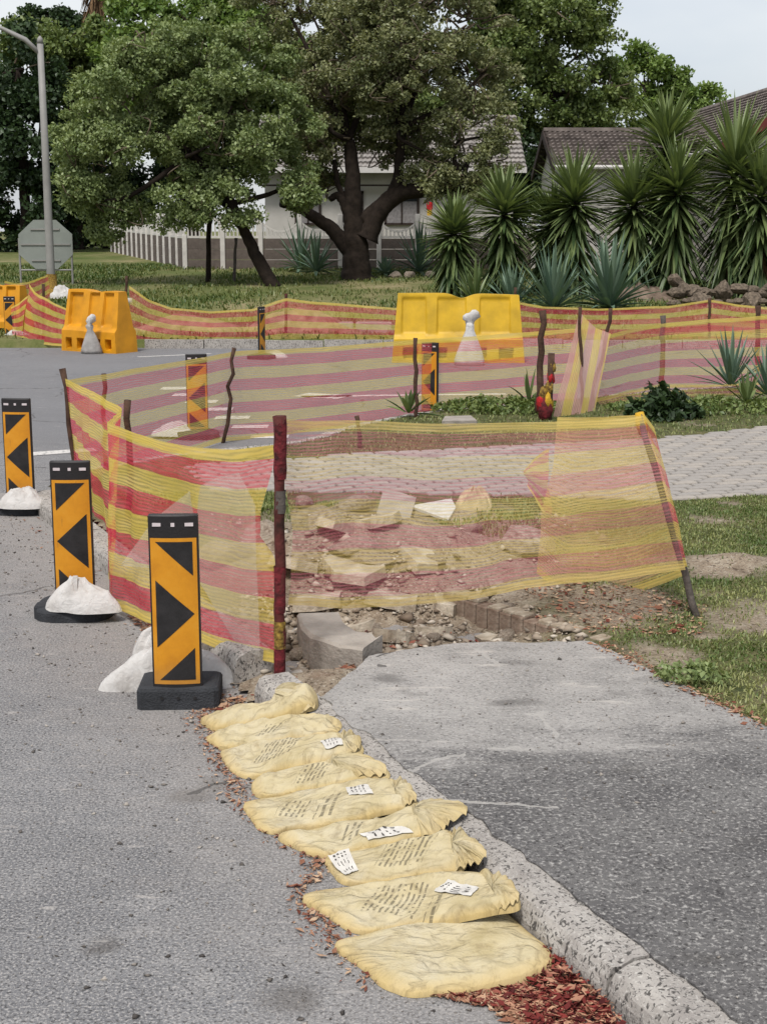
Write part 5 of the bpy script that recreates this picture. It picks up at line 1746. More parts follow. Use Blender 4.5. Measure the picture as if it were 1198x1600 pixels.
# screen of trees on the road side, their shade put into dark leaf colour
for i, (lab, spec, Y, n, mt, seed, bpx) in enumerate((
        ('dense dark tree behind the grey lamp post', [(20, 110, 70), (30, 220, 90), (40, 320, 85), (-40, 180, 90), (95, 300, 55), (95, 350, 46), (70, 380, 40), (-10, 370, 60)], 62, 520, LEAF_dark, 181, 40),
        ('brighter green tree filling the sky above the dense dark tree', [(60, 70, 46), (110, 110, 56), (150, 70, 44), (30, 60, 40), (170, 130, 48), (120, 170, 56), (180, 200, 50)], 66, 420, LEAF_mid, 187, 120),
        ('green tree beyond the grey-green tree, beside the palm', [(220, 30, 54), (270, 60, 56), (320, 20, 54), (380, 30, 56), (200, 80, 48), (430, 60, 52), (300, 120, 60), (250, 160, 60)], 64, 420, LEAF_fresh, 191, 300),
        ('dark shrubby tree behind the white posts of the wall', [(120, 330, 52), (160, 345, 44), (200, 320, 56), (250, 300, 56), (110, 380, 30), (300, 290, 56), (160, 280, 56)], 68, 420, LEAF_dark, 197, 170),
        ('leafy tree behind the white house, showing between the two crowns', [(480, 150, 66), (520, 100, 66), (450, 220, 50), (560, 180, 56), (620, 170, 60), (700, 190, 66), (430, 130, 50), (400, 200, 50)], 67, 460, LEAF_mid, 193, 560),
        ('blue-green distant tree on the skyline', [(75, 40, 34), (110, 55, 30), (45, 48, 26), (140, 50, 26), (90, 80, 40)], 110, 260, LEAF_dark, 199, 90))):
    p = Vector((at(bpx, 395, Y).x, Y, terr(Y)))
    cz = at(spec[0][0], spec[0][1], Y)
    tree('background_tree', lab, p, spec, Y, n, 70, .23 if Y < 100 else .35, .55 if Y < 100 else .7, mt, seed, [([p, p + Vector((0.1, 0, 1.6)), Vector((p.x, Y, max(cz.z, p.z + 2)))], .35, .12)], limbs=4, twigs=20, tw=.03)

# palm with a skirt of dead fronds
def strip_leaf(base, d, length, wd, sag, nseg=5, fold=.25, up=Vector((0, 0, 1)), twist=0.0):
    """tapered blade bending under its weight; returns V, F"""
    d = Vector(d).normalized()
    sd = d.cross(up)
    if sd.length < .05: sd = Vector((1, 0, 0))
    sd.normalize()
    V = []; F_ = []
    p = Vector(base); cur = d.copy()
    for i in range(nseg + 1):
        t = i / nseg
        w2 = wd * (.55 + 1.1 * t if t < .4 else (1.0 - ((t - .4) / .6) ** 1.6)) * .5
        w2 = max(w2, .001)
        nr = sd.cross(cur).normalized()
        V += [p - sd * w2 + nr * w2 * fold, p - nr * w2 * fold * .6, p + sd * w2 + nr * w2 * fold]
        cur = (cur + Vector((0, 0, -sag / nseg))).normalized()
        p = p + cur * (length / nseg)
    for i in range(nseg):
        a = i * 3
        F_ += [(a, a + 1, a + 4, a + 3), (a + 1, a + 2, a + 5, a + 4)]
    return V, F_
MAT_deadfrond = M_plain('dead brown fronds', C(150, 122, 92), .45, 6, .95, .15, .6, 20, dark=C(84, 64, 48))
MAT_palmgreen = M_plain('palm green', C(92, 112, 62), .3, 4, .7, .3, .3, 20)
YP = 72
pb = Vector((at(155, 390, YP).x, YP, terr(YP)))
palm = thing('palm_tree', 'tall palm with a shaggy skirt of dead brown fronds', 'tree', pb)
ct = at(155, -30, YP)
b = MB(); b.tube([pb - Vector((0, 0, .1)), pb.lerp(ct, .5), ct], [.35, .28, .3], 10); b.build('trunk', MAT_bark, palm, True, org=pb)
b = MB(); rr = random.Random(5)
for i in range(260):
    a = rr.uniform(0, 6.28); z = ct.z - rr.uniform(-.6, 1.3)
    b.add(*strip_leaf((ct.x + .25 * math.cos(a), ct.y + .25 * math.sin(a), z), (math.cos(a) * .5, math.sin(a) * .5, -.7 + rr.uniform(-.2, .3)), rr.uniform(.9, 1.9), .12, .8, 3))
b.build('dead_frond_skirt', MAT_deadfrond, palm, False, org=pb)
b = MB()
for i in range(46):
    a = rr.uniform(0, 6.28); e = rr.uniform(-.2, 1.2)
    d0 = Vector((math.cos(a) * math.cos(e), math.sin(a) * math.cos(e), math.sin(e)))
    for k in range(14):
        s_ = Vector((ct.x, ct.y, ct.z + .3)) + d0 * (.5 + .07 * k)
        sp = Vector((math.cos(a + (k - 7) * .12), math.sin(a + (k - 7) * .12), math.sin(e)))
        b.add(*strip_leaf(s_, sp, .9, .07, .5, 2))
b.build('crown', MAT_palmgreen, palm, False, org=pb)

# ================================================================== YUCCAS, AGAVES, SMALL PLANTS
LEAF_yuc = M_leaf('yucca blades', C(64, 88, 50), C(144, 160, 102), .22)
LEAF_aga = M_leaf('blue-green agave blades', C(84, 112, 96), C(138, 160, 136), .15)
MAT_skirt = M_plain('dead yucca skirt', C(128, 104, 80), .4, 8, .95, .15, .6, 30, dark=C(70, 54, 42))
def yucca(label, px, ytop, ybase, wpx, Y, seed, stems=1):
    base = Vector((at(px, ybase, Y).x, Y, terr(Y)))
    root = thing('yucca', label, 'yucca', base, group='yuccas in the bed before the tiled house')
    rr = random.Random(seed)
    topz = at(px, ytop, Y).z; W = wpx / ppm(Y)
    bl_len = W * .58
    H = topz - base.z - bl_len * .75
    tp_ = base + Vector((rr.uniform(-.15, .15), 0, H))
    b = MB(); b.tube([base - Vector((0, 0, .1)), base.lerp(tp_, .5) + Vector((rr.uniform(-.06, .06), 0, 0)), tp_], [.13, .10, .08], 9, True, .1)
    b.build('trunk', MAT_bark, root, True, org=base)
    V = []; F_ = []; T = []
    Nl = 480
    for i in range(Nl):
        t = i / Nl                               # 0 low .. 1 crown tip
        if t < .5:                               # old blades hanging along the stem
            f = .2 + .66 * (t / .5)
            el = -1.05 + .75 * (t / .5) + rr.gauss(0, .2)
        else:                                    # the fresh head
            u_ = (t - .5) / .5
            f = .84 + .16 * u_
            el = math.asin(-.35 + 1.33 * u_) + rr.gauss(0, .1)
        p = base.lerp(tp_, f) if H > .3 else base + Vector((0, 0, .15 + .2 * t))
        a = i * 2.39996 + rr.uniform(-.3, .3)
        d = Vector((math.cos(a) * math.cos(el), math.sin(a) * math.cos(el), math.sin(el)))
        L_ = bl_len * rr.uniform(.8, 1.15)
        v_, f_ = strip_leaf(p + d * .06, d, L_, .095, .18 if t > .5 else .45, 4, .22)
        o = len(V); V += v_; F_ += [tuple(k + o for k in q) for q in f_]
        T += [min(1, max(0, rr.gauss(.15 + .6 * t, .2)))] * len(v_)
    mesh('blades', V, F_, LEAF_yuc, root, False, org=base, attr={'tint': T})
    if H > 1.0:
        b = MB()
        for i in range(90):
            a = rr.uniform(0, 6.28); f = rr.uniform(.08, .42)
            p = base.lerp(tp_, f)
            b.add(*strip_leaf(p + Vector((math.cos(a), math.sin(a), 0)) * .12, (math.cos(a) * .25, math.sin(a) * .25, -1), min(rr.uniform(.4, .8), max(.15, p.z - base.z)), .06, .1, 2))
        b.build('dead_leaf_skirt', MAT_skirt, root, False, org=base)
for i, (lab, px, yt, yb, wpx, Y) in enumerate((
        ('small yucca standing alone nearest the old tree', 706, 312, 458, 96, 33.0),
        ('bushy yucca second from the old tree', 787, 272, 455, 110, 33.6),
        ('slim yucca before the gable wall', 852, 296, 450, 96, 34.4),
        ('broad yucca in front of the gable roof edge', 902, 246, 450, 128, 33.8),
        ('mid-height yucca in the middle of the bed', 992, 248, 455, 128, 33.4),
        ('tallest yucca, its head above the roof tiles', 1038, 152, 452, 126, 34.6),
        ('full yucca with a shaggy brown trunk in front of the tallest one', 1052, 220, 452, 140, 33.2),
        ('large drooping yucca near the red roof trim', 1136, 176, 452, 168, 33.6),
        ('yucca cut by the frame edge', 1186, 232, 452, 130, 33.0))):
    yucca(lab, px, yt, yb, wpx, Y, 300 + i)

def agave(name, label, base, rad, hgt, n, seed, mat, wd=.09, droop=.5, cat='agave', group=None, split=True):
    root = thing(name, label, cat, base, group=group)
    rr = random.Random(seed)
    V = []; F_ = []; T = []
    for i in range(n):
        t = i / (n - 1)
        a = i * 2.39996 + rr.uniform(-.2, .2)
        el = .12 + 1.32 * t ** .8 + rr.gauss(0, .06)
        d = Vector((math.cos(a) * math.cos(el), math.sin(a) * math.cos(el), math.sin(el)))
        L_ = (rad * (1 - t) + hgt * t) * rr.uniform(.85, 1.1)
        v_, f_ = strip_leaf(Vector((0, 0, .05)) + d * .05, d, L_, wd, droop * (1 - t), 5, .3)
        tt = [min(1, max(0, rr.gauss(.45, .2)))] * len(v_)
        if split:
            mesh('leaf', v_, f_, mat, root, False, attr={'tint': tt})
        else:
            o = len(V); V += v_; F_ += [tuple(k + o for k in q) for q in f_]; T += tt
    if not split:
        mesh('leaves', V, F_, mat, root, False, attr={'tint': T})
    return root
GA = 'agaves in the bed before the tiled house'
def fb(px, py): return far(px, py)
agave('agave', 'large blue-green agave at the front of the bed', Vector((at(952, 470, 29.6).x, 29.6, terr(29.6))), 1.1, 1.6, 66, 1, LEAF_aga, .12, .5, group=GA)
agave('agave', 'large blue-green agave beside the wide barrier end', Vector((at(864, 470, 29.2).x, 29.2, terr(29.2))), 1.05, 1.35, 60, 2, LEAF_aga, .11, .5, group=GA)
agave('agave', 'smaller agave just behind the wide yellow barrier', Vector((at(800, 470, 29.4).x, 29.4, terr(29.4))), .8, 1.0, 46, 3, LEAF_aga, .09, .5, group=GA)
agave('agave', 'leafy agave at the foot of the small lone yucca', Vector((at(742, 470, 30.4).x, 30.4, terr(30.4))), .7, .95, 42, 4, LEAF_yuc, .09, .6, group=GA)
for lab, px, py, r_, h_, sd in (('aloe clump against the wall, between the two trunks', 494, 428, .95, 1.25, 6), ('taller aloe head above the clump by the wall', 470, 424, .7, 1.55, 7), ('aloe clump against the wall beyond the thick trunk', 655, 428, .95, 1.6, 8), ('small aloe by the thick trunk', 601, 431, .45, .5, 9)):
    q = fb(px, py); 
    if 'taller' in lab: q = q + Vector((0, -.1, 0))
    agave('aloe', lab, q, r_, h_, 38, sd, LEAF_aga, .11, .8, 'aloe', 'aloes by the precast wall', split=False)
agave('agave', 'grey spiky agave behind the net by the grass', gnd(1140, 612, .12), .5, .62, 34, 12, LEAF_aga, .05, .25)
agave('agave', 'agave at the frame edge beside the grey spiky one', gnd(1200, 628, .12), .45, .55, 34, 13, LEAF_aga, .05, .3)
agave('agave', 'small agave shoot beneath the grey spiky one', gnd(1165, 640, .12), .25, .34, 14, 16, LEAF_yuc, .05, .2)
agave('aloe', 'small green aloe on the verge beside the thin dark stake', gnd(638, 655, .1), .3, .22, 14, 14, LEAF_yuc, .06, .3, 'aloe')
agave('aloe', 'straggly aloe by the crooked branch post', gnd(826, 640, .1), .32, .32, 10, 15, LEAF_yuc, .05, .9, 'aloe')

def leafy(name, label, base, rx, ry, h, n, size, mat, seed, cat='shrub', kind=None):
    g = np.random.default_rng(seed)
    a = g.uniform(0, 6.28, n); r = g.uniform(0, 1, n) ** .5
    c_ = np.stack([base[0] + np.cos(a) * r * rx, base[1] + np.sin(a) * r * ry, base[2] + h * (1 - r ** 2) * g.uniform(.2, 1, n) + .02], -1)
    if kind:
        o = leaves(name, c_, np.full(n, size * 1.1), 5, size, mat, None, base, seed, up=.9)
        o.location = base
        return tag(o, label, cat, kind=kind)
    root = thing(name, label, cat, base)
    leaves('foliage', c_, np.full(n, size * 1.2), 6, size, mat, root, base, seed, up=.9)
    return root
leafy('shrub', 'low dark green shrub behind the leaning stake top', gnd(1033, 652, .12), .36, .3, .3, 170, .085, LEAF_dark, 21)
leafy('ground_cover', 'low leafy ground cover on the verge by the side street', gnd(785, 640, .12), .75, .45, .1, 420, .05, LEAF_mid, 22, 'ground cover', 'stuff')
leafy('ground_cover', 'low leafy ground cover around the agaves', gnd(1110, 640, .12), 1.1, .5, .1, 420, .05, LEAF_mid, 24, 'ground cover', 'stuff')
leafy('weed', 'pale leafy weed at the grass edge of the pavement', gnd(1075, 1062, .13),   .15, .09, .045, 60, .03, LEAF_grey, 25, 'weed')

# ================================================================== GRASS
LEAF_grass = M_leaf('grass blades', C(92, 118, 56), C(180, 182, 122), .3)
LEAF_lawn = M_leaf('lawn blades', C(72, 98, 40), C(156, 156, 98), .25)
def grass(name, label, P, Z, g, hgt, wd, mat, lean=.6, tint=None):
    n = len(P)
    a = g.uniform(0, 6.28, n); L_ = hgt * g.uniform(.4, 1.3, n); le = np.abs(g.normal(0, lean, n)) + .15
    dx, dy = np.cos(a) * np.sin(le), np.sin(a) * np.sin(le); dz = np.cos(le)
    pa = a + math.pi / 2 + g.normal(0, .5, n)
    sx, sy = np.cos(pa) * wd * .5, np.sin(pa) * wd * .5
    V = np.zeros((n, 5, 3))
    V[:, 0] = np.stack([P[:, 0] - sx, P[:, 1] - sy, Z - .003], -1)
    V[:, 1] = np.stack([P[:, 0] + sx, P[:, 1] + sy, Z - .003], -1)
    mx_, my_, mz_ = P[:, 0] + dx * L_ * .5, P[:, 1] + dy * L_ * .5, Z + dz * L_ * .6
    V[:, 2] = np.stack([mx_ + sx * .8, my_ + sy * .8, mz_], -1)
    V[:, 3] = np.stack([mx_ - sx * .8, my_ - sy * .8, mz_], -1)
    V[:, 4] = np.stack([P[:, 0] + dx * L_ * 1.15, P[:, 1] + dy * L_ * 1.15, Z + dz * L_ * .8], -1)
    b_ = np.arange(n)[:, None] * 5
    F_ = np.concatenate([b_ + np.array([[0, 1, 2]]), b_ + np.array([[0, 2, 3]]), b_ + np.array([[3, 2, 4]])])
    tt = np.clip((tint if tint is not None else .4) + g.normal(0, .25, n), 0, 1)
    return tag(mesh(name, V.reshape(-1, 3), F_, mat, attr={'tint': np.repeat(tt, 5)}), label, 'grass', kind='stuff')
gp = [(1.02, 6.15), (1.30, 5.32), (1.46, 4.93), (1.9, 4.5), (2.6, 4.6), (3.3, 9.9), (2.68, 9.75), (2.0, 9.45), (.9, 9.6), (.8, 8.2), (1.0, 7.2)]
P, g = scatter_poly(70000, gp, 51)
k = 1 - soil_mask(P[:, 0], P[:, 1]); P = P[(g.uniform(0, 1, len(P)) < k * .95 + .03) & ~inpoly(P[:, 0], P[:, 1], drive_poly)]
tn = fbm(P[:, 0] * 2.2, P[:, 1] * 2.2, 71) * 1.3 - .2
grass('grass', 'short patchy grass beside the pavement', P, verge_z(P[:, 0], P[:, 1]), g, .024, .0065, LEAF_grass, 1.1, tn)
P = np.stack([g.uniform(-2, 9, 70000), g.uniform(10.5, 18.5, 70000)], -1)
P = P[inpoly(P[:, 0], P[:, 1], nv_poly) & ~inpoly(P[:, 0], P[:, 1], bd_poly)]
P = P[(P[:, 0] < 8) & (P[:, 0] > -1.6)]
tn = fbm(P[:, 0] * 1.5, P[:, 1] * 1.5, 73) * 1.2 - .1
grass('grass', 'rough grass between the brick driveway and the side street', P, verge_z(P[:, 0], P[:, 1]), g, .035, .010, LEAF_grass, 1.0, tn)
P, g = scatter_poly(16000, [(-1.9, 9.8), (-.9, 7.3), (-.4, 8.2), (.9, 7.8), (1.0, 9.6), (-1.2, 9.8)], 55)
P = P[(fbm(P[:, 0] * 2.5, P[:, 1] * 2.5, 91) > .47)]
grass('grass', 'patchy grass among the heaps behind the front net', P, verge_z(P[:, 0], P[:, 1]), g, .05, .008, LEAF_grass, .8)
g = np.random.default_rng(61)
P = np.stack([g.uniform(-17, 14, 150000), 24.1 + 24 * g.uniform(0, 1, 150000) ** 1.2], -1)
dn = fbm(P[:, 0] * .5, P[:, 1] * .35, 83)
P = P[(dn + g.normal(0, .1, len(P)) > .44) & (np.abs(P[:, 0]) < P[:, 1] * .30)]
Zf = np.array([terr(y) for y in P[:, 1]]) - .02
tn = .9 - fbm(P[:, 0] * .5, P[:, 1] * .35, 83) * 1.1
grass('grass', 'lawn on the far verge under the trees', P, Zf, g, .14, .03, LEAF_lawn, .7, tn)
# ================================================================== PRECAST WALL
MAT_white = M_plain('white painted concrete', C(226, 222, 216), .18, 3, .8, .25, .2, 40)
MAT_slab = M_plain('grey brown precast slab', C(116, 106, 100), .3, 4, .92, .15, .6, 30)
wallc = Vector((at(290, 418, 45).x, 45.0, terr(45)))
wall = thing('precast_wall', 'precast garden wall with dark slabs, white posts and white scalloped tops', 'wall', wallc)
def post(p, h, w_=.15):
    b = MB(); b.bbox((0, 0, -.1), (w_, w_, h + .1), .015)
    o = b.build('post', MAT_white, wall); o.location = Vector(p) - wallc
def bay(p0, p1, scallop, hs=.33, nsl=3, plain=False):
    p0, p1 = Vector(p0), Vector(p1)
    d = p1 - p0; rz = math.atan2(d.y, d.x); L_ = Vector((d.x, d.y)).length - .1
    m_ = p0.lerp(p1, .5) - wallc
    z0 = min(p0.z, p1.z) - wallc.z - .05
    for k in range(nsl):
        b = MB(); b.bbox((0, 0, 0), (L_, .05, hs - .012), .008)
        o = b.build('slab', MAT_slab, wall); o.location = (m_.x, m_.y, z0 + k * hs); o.rotation_euler = (0, 0, rz)
    zt = nsl * hs
    if plain:
        b = MB(); b.bbox((0, 0, 0), (L_, .06, .55), .008); o = b.build('top_panel', MAT_white, wall)
        o.location = (m_.x, m_.y, z0 + zt); o.rotation_euler = (0, 0, rz); return
    b = MB()
    b.box((0, 0, .035), (L_, .06, .07))
    n = 9
    top = [(-L_ / 2 + L_ * i / 24, .52 - (scallop * (1 - (2 * i / 24 - 1) ** 2))) for i in range(25)]
    b.prism([(x, z - .07) for x, z in top] + [(x, z) for x, z in reversed(top)], -.03, .03)
    for i in range(n):
        x = -L_ / 2 + L_ * (i + .5) / n
        zz = .50 - scallop * (1 - (2 * x / L_) ** 2)
        b.box((x, 0, (.06 + zz) / 2), (.045, .045, zz - .06))
    o = b.build('balustrade', MAT_white, wall); o.location = (m_.x, m_.y, z0 + zt); o.rotation_euler = (0, 0, rz)
xs_ = [290, 349, 408, 469, 532, 592, 652, 712, 772, 832]
pts = [Vector((at(px, 418, 45.0 - .02 * i).x, 45.0 - .02 * i, terr(45))) for i, px in enumerate(xs_)]
for i, p in enumerate(pts):
    post(p, 1.05 if i == 0 else 1.68)
    if i: bay(pts[i - 1], p, -.18 if i <= 2 else .28)
endp = Vector((at(176, 393, 62.5).x, 62.5, terr(62.5)))
prev = pts[0]
N = 14
for i in range(1, N + 1):
    p = pts[0].lerp(endp, i / N); p.z = terr(p.y)
    post(p, 1.68 if i < 11 else 1.4)
    bay(prev, p, .1, plain=i % 3 == 0)
    prev = p

# ================================================================== HOUSES
MAT_wallw = M_plain('pale plaster', C(206, 202, 196), .12, 1.5, .9, .15, .2, 30)
MAT_wallp = M_plain('warm white plaster', C(214, 206, 200), .12, 1.5, .9, .15, .2, 30)
MAT_tile = M_plain('weathered roof tile', C(146, 136, 130), .35, 2.2, .9, .2, .4, 20, dark=C(100, 92, 88))
MAT_tile2 = M_plain('pale grey roof tile', C(168, 162, 156), .3, 2.2, .9, .2, .4, 20)
MAT_fascia = M_plain('dark barge board', C(62, 52, 48), .3, 4, .8, .2, .2, 30)
MAT_red = M_plain('dark red painted trim', C(112, 52, 48), .25, 4, .75, .25, .2, 30)
MAT_gutter = M_plain('white gutter', C(222, 218, 214), .1, 4, .6, .3, .1, 30)
MAT_glass = NB('window glass'); MAT_glass = MAT_glass.pbr(C(46, 50, 54), .12, None, .6)
MAT_curtain = M_plain('net curtain', C(150, 146, 146), .3, 12, .9, .1, .5, 12)
def roof_plane(a, b_, c_, d_, rows, mat, parent, org, name='roof_tiles', wave=.16):
    """tile courses as overlapping steps from eave edge a-b to ridge edge d-c, with a wavy profile along each course"""
    a, b_, c_, d_ = (Vector(v_) for v_ in (a, b_, c_, d_))
    L_ = (b_ - a).length
    n = max(4, int(L_ / wave * 2))
    nr = (b_ - a).cross(d_ - a).normalized()
    if nr.z < 0: nr = -nr
    V = []; F_ = []
    for r_ in range(rows):
        t0, t1 = r_ / rows, (r_ + 1.06) / rows
        for i in range(n + 1):
            s_ = i / n
            w_ = .018 * math.cos(i * math.pi)
            lo = a.lerp(b_, s_).lerp(d_.lerp(c_, s_), t0) + nr * (.085 + w_)
            hi = a.lerp(b_, s_).lerp(d_.lerp(c_, s_), min(t1, 1)) + nr * (.0 + w_)
            V += [lo - nr * .085, lo, hi]
        o = r_ * (n + 1) * 3
        for i in range(n):
            k = o + i * 3
            F_ += [(k, k + 3, k + 4, k + 1), (k + 1, k + 4, k + 5, k + 2)]
    o = mesh(name, V, F_, mat, parent, False, org=org)
    o['kind'] = 'stuff'
    return o
# tiled house behind the yuccas
h0 = Vector((8.0, 42.0, terr(42)))
house = thing('tiled_house', 'low white house with brown tiled roofs behind the yuccas', 'house', h0)
gz = terr(41)
xa0, xa1 = 4.85, 8.6
ev, rg = 3.75, 4.88
b = MB(); b.box(((xa0 + .25 + 9) / 2, 44, (gz + ev) / 2 - .1), (9 - xa0 - .25, 5.4, ev - gz + .2)); b.build('wing_wall', MAT_wallw, house, org=h0)
b = MB(); b.add([(xa0 + .22, 41.4, ev - .2), (xa0 + .22, 46.6, ev - .2), (xa0 + .22, 44, rg - .12)], [(0, 1, 2)]); b.build('gable', MAT_wallw, house, org=h0)
roof_plane((xa0, 41, ev), (9.8, 41, ev), (9.8, 44, rg), (xa0, 44, rg), 11, MAT_tile, house, h0)
roof_plane((9.8, 47, ev), (xa0, 47, ev), (xa0, 44, rg), (9.8, 44, rg), 11, MAT_tile, house, h0)
for sy in (41, 47):
    b = MB(); P0 = Vector((xa0 - .03, sy, ev - .1)); P1 = Vector((xa0 - .03, 44, rg - .05))
    d = P1 - P0
    V = []
    for q, z in ((P0, -.16), (P0, .08), (P1, .08), (P1, -.16)):
        V += [(q.x - .03, q.y, q.z + z), (q.x + .03, q.y, q.z + z)]
    b.add(V, [(0, 2, 4, 6), (1, 7, 5, 3), (0, 1, 3, 2), (2, 3, 5, 4), (4, 5, 7, 6), (6, 7, 1, 0)]); b.build('barge_board', MAT_fascia, house, org=h0)
b = MB(); b.box(((xa0 + 9.8) / 2, 44, rg + .06), (9.8 - xa0 + .04, .22, .1)); b.build('ridge_cap', MAT_tile, house, org=h0)
b = MB(); b.tube([(xa0, 40.95, ev - .05), (8.4, 40.95, ev - .05)], .06, 8); b.build('gutter', MAT_gutter, house, org=h0)
# main roof, its ridge running towards the viewer
ev2, rg2 = 3.95, 6.0
xe, xr = 8.3, 11.9
yn, yf = 36.0, 52.0
roof_plane((xe, yf, ev2), (xe, yn, ev2), (xr, yn, rg2), (xr - .8, yf, rg2), 15, MAT_tile, house, h0)
roof_plane((15.5, yn, ev2), (15.5, yf, ev2), (xr - .8, yf, rg2), (xr, yn, rg2), 15, MAT_tile, house, h0)
b = MB(); b.box(((xe + .4 + 15) / 2, (yn + .4 + yf) / 2, (gz + ev2) / 2 - .1), (15 - xe - .4, yf - yn - .8, ev2 - gz)); b.build('main_wall', MAT_wallp, house, org=h0)
b = MB(); b.add([(xe + .4, yn + .38, ev2 - .25), (15.1, yn + .38, ev2 - .25), (xr, yn + .38, rg2 - .15)], [(0, 1, 2)]); b.build('gable', MAT_wallp, house, org=h0)
b = MB()
for (q0, q1) in (((xe - .05, ev2 - .02), (xr, rg2 + .02)), ((15.55, ev2 - .02), (xr, rg2 + .02))):
    V = []
    for q, z in ((q0, -.2), (q0, .07), (q1, .07), (q1, -.2)):
        V += [(q[0], yn - .06, q[1] + z), (q[0], yn - .01, q[1] + z)]
    b.add(V, [(0, 2, 4, 6), (1, 7, 5, 3), (0, 1, 3, 2), (2, 3, 5, 4), (4, 5, 7, 6), (6, 7, 1, 0)])
b.build('barge_board', MAT_red, house, org=h0)
b = MB(); b.tube([(xr - .8, yf, rg2 + .05), (xr, yn, rg2 + .05)], .11, 8); b.build('ridge_cap', MAT_tile, house, org=h0)
b = MB(); b.tube([(xe - .05, yn, ev2 - .02), (xe - .05, 41, ev2 - .02)], .06, 8); b.build('gutter', MAT_gutter, house, org=h0)

# white house seen under the old tree
h1 = Vector((at(560, 400, 52).x, 52, terr(52)))
hs = thing('white_house', 'white house with curtained windows seen under the old tree', 'house', h1)
x0, x1 = at(415, 400, 52).x, at(800, 400, 52).x
ez = at(560, 264, 52).z; rz_ = at(560, 205, 56).z
g1 = terr(52) - .2
b = MB(); b.box(((x0 + x1) / 2, 54.9, (g1 + ez) / 2), (x1 - x0, 5.6, ez - g1)); b.build('wall', MAT_wallw, hs, org=h1)
roof_plane((x0 - .4, 51.4, ez), (x1 + .4, 51.4, ez), (x1 + .4, 56, rz_ + .6), (x0 - .4, 56, rz_ + .6), 12, MAT_tile2, hs, h1)
roof_plane((x1 + .4, 60, ez), (x0 - .4, 60, ez), (x0 - .4, 56, rz_ + .6), (x1 + .4, 56, rz_ + .6), 12, MAT_tile2, hs, h1)
b = MB(); b.box(((x0 + x1) / 2, 51.36, ez - .06), (x1 - x0 + .8, .08, .2)); b.build('fascia', MAT_gutter, hs, org=h1)
b = MB(); b.box(((x0 + x1) / 2, 51.7, at(560, 290, 52).z), (x1 - x0 + .3, .12, .06)); b.build('veranda_beam', MAT_fascia, hs, org=h1)
for (pa, pc, pt, pbm) in ((602, 653, 306, 350), (536, 566, 300, 345), (462, 500, 312, 350)):
    a_, c_ = at(pa, pt, 52), at(pc, pbm, 52)
    cx_, cz_ = (a_.x + c_.x) / 2, (a_.z + c_.z) / 2
    w_, h_ = c_.x - a_.x, a_.z - c_.z
    wn = MB()
    for dx_, dz_, ww, hh in ((0, h_ / 2, w_ + .1, .08), (0, -h_ / 2, w_ + .1, .08), (-w_ / 2, 0, .08, h_), (w_ / 2, 0, .08, h_), (0, 0, .05, h_)):
        wn.box((cx_ + dx_, 52.06, cz_ + dz_), (ww, .08, hh))
    fr = wn.build('window', MAT_fascia, hs, org=h1)
    b = MB(); b.box((cx_, 52.085, cz_), (w_, .02, h_)); b.build('pane', MAT_glass, fr, org=h1)
    b = MB()
    nn = 16
    V = []; F_ = []
    for i in range(nn + 1):
        xx = cx_ - w_ * .46 + w_ * .92 * i / nn
        V += [(xx, 52.068 - .004 * (i % 2), cz_ - h_ * .48), (xx, 52.068 - .004 * (i % 2), cz_ + h_ * .3)]
    for i in range(nn): F_.append((2 * i, 2 * i + 2, 2 * i + 3, 2 * i + 1))
    b.add(V, F_); b.build('curtain', MAT_curtain, fr, org=h1)
p = at(671, 318, 51.5)
hg = thing('hanging_ornament', 'red and yellow ornament hanging at the corner of the white house', 'ornament', p)
b = MB(); b.bbox((0, 0, -.22), (.22, .1, .28), .05); b.build('body', MAT_netred, hg)
b = MB(); b.bbox((0, -.03, -.42), (.18, .1, .2), .05); b.build('tail', MAT_netyel, hg)
b = MB(); b.tube([(0, 0, .06), (0, 0, .5)], .012, 6); b.build('cord', MAT_fascia, hg)

# ================================================================== LAMP POST, STOP SIGN, SMALL THINGS
MAT_galv = M_plain('galvanised steel', C(158, 156, 152), .18, 2.5, .6, .4, .15, 40)
MAT_signback = M_plain('grey sign back', C(150, 156, 150), .12, 2, .6, .35, .1, 30)
lb = far(82, 462); YL = lb.y
lamp = thing('lamp_post', 'grey steel street lamp post with an arm reaching over the road', 'lamp post', lb)
b = MB(); b.tube([lb - Vector((0, 0, .2)), at(80, 430, YL), at(72, 250, YL), at(63, 66, YL)], [.105, .10, .085, .07], 10); b.build('pole', MAT_galv, lamp, True, org=lb)
tpz = at(63, 74, YL)
b = MB(); b.tube([at(63, 84, YL), at(40, 62, YL - .05), at(5, 45, YL - .1), at(-30, 32, YL - .1)], [.055, .06, .045, .035], 8); b.build('arm', MAT_galv, lamp, True, org=lb)
b = MB(); b.tube([at(63, 68, YL), at(63, 60, YL), at(63, 56, YL)], [.075, .06, .015], 10); b.build('cap', MAT_galv, lamp, True, org=lb)
q = at(-45, 28, YL - .1)
b = MB(); b.bbox(q - Vector((0, 0, .1)), (.6, .25, .14), .05); b.build('lamp_head', MAT_galv, lamp, org=lb)
b = MB(); b.tube([at(81, 428, YL), at(82, 462, YL), lb], [.125, .13, .15], 12, False, .08); b.build('net_wrap', MAT_netdull, lamp, True, org=lb)
sb = far(72, 447); YS = sb.y + .4
sgn = thing('stop_sign', 'back of a grey octagonal sign on a two-legged stand behind the lamp post', 'sign', sb)
c_ = at(72, 382, YS); r_ = 41.5 / ppm(YS) / math.cos(math.pi / 8)
oc = [(c_.x + r_ * math.cos(R(22.5 + 45 * i)), c_.z + .9 * r_ * math.sin(R(22.5 + 45 * i))) for i in range(8)]
b = MB(); b.prism(oc, YS - .015, YS + .015); b.build('plate', MAT_signback, sgn, org=sb)
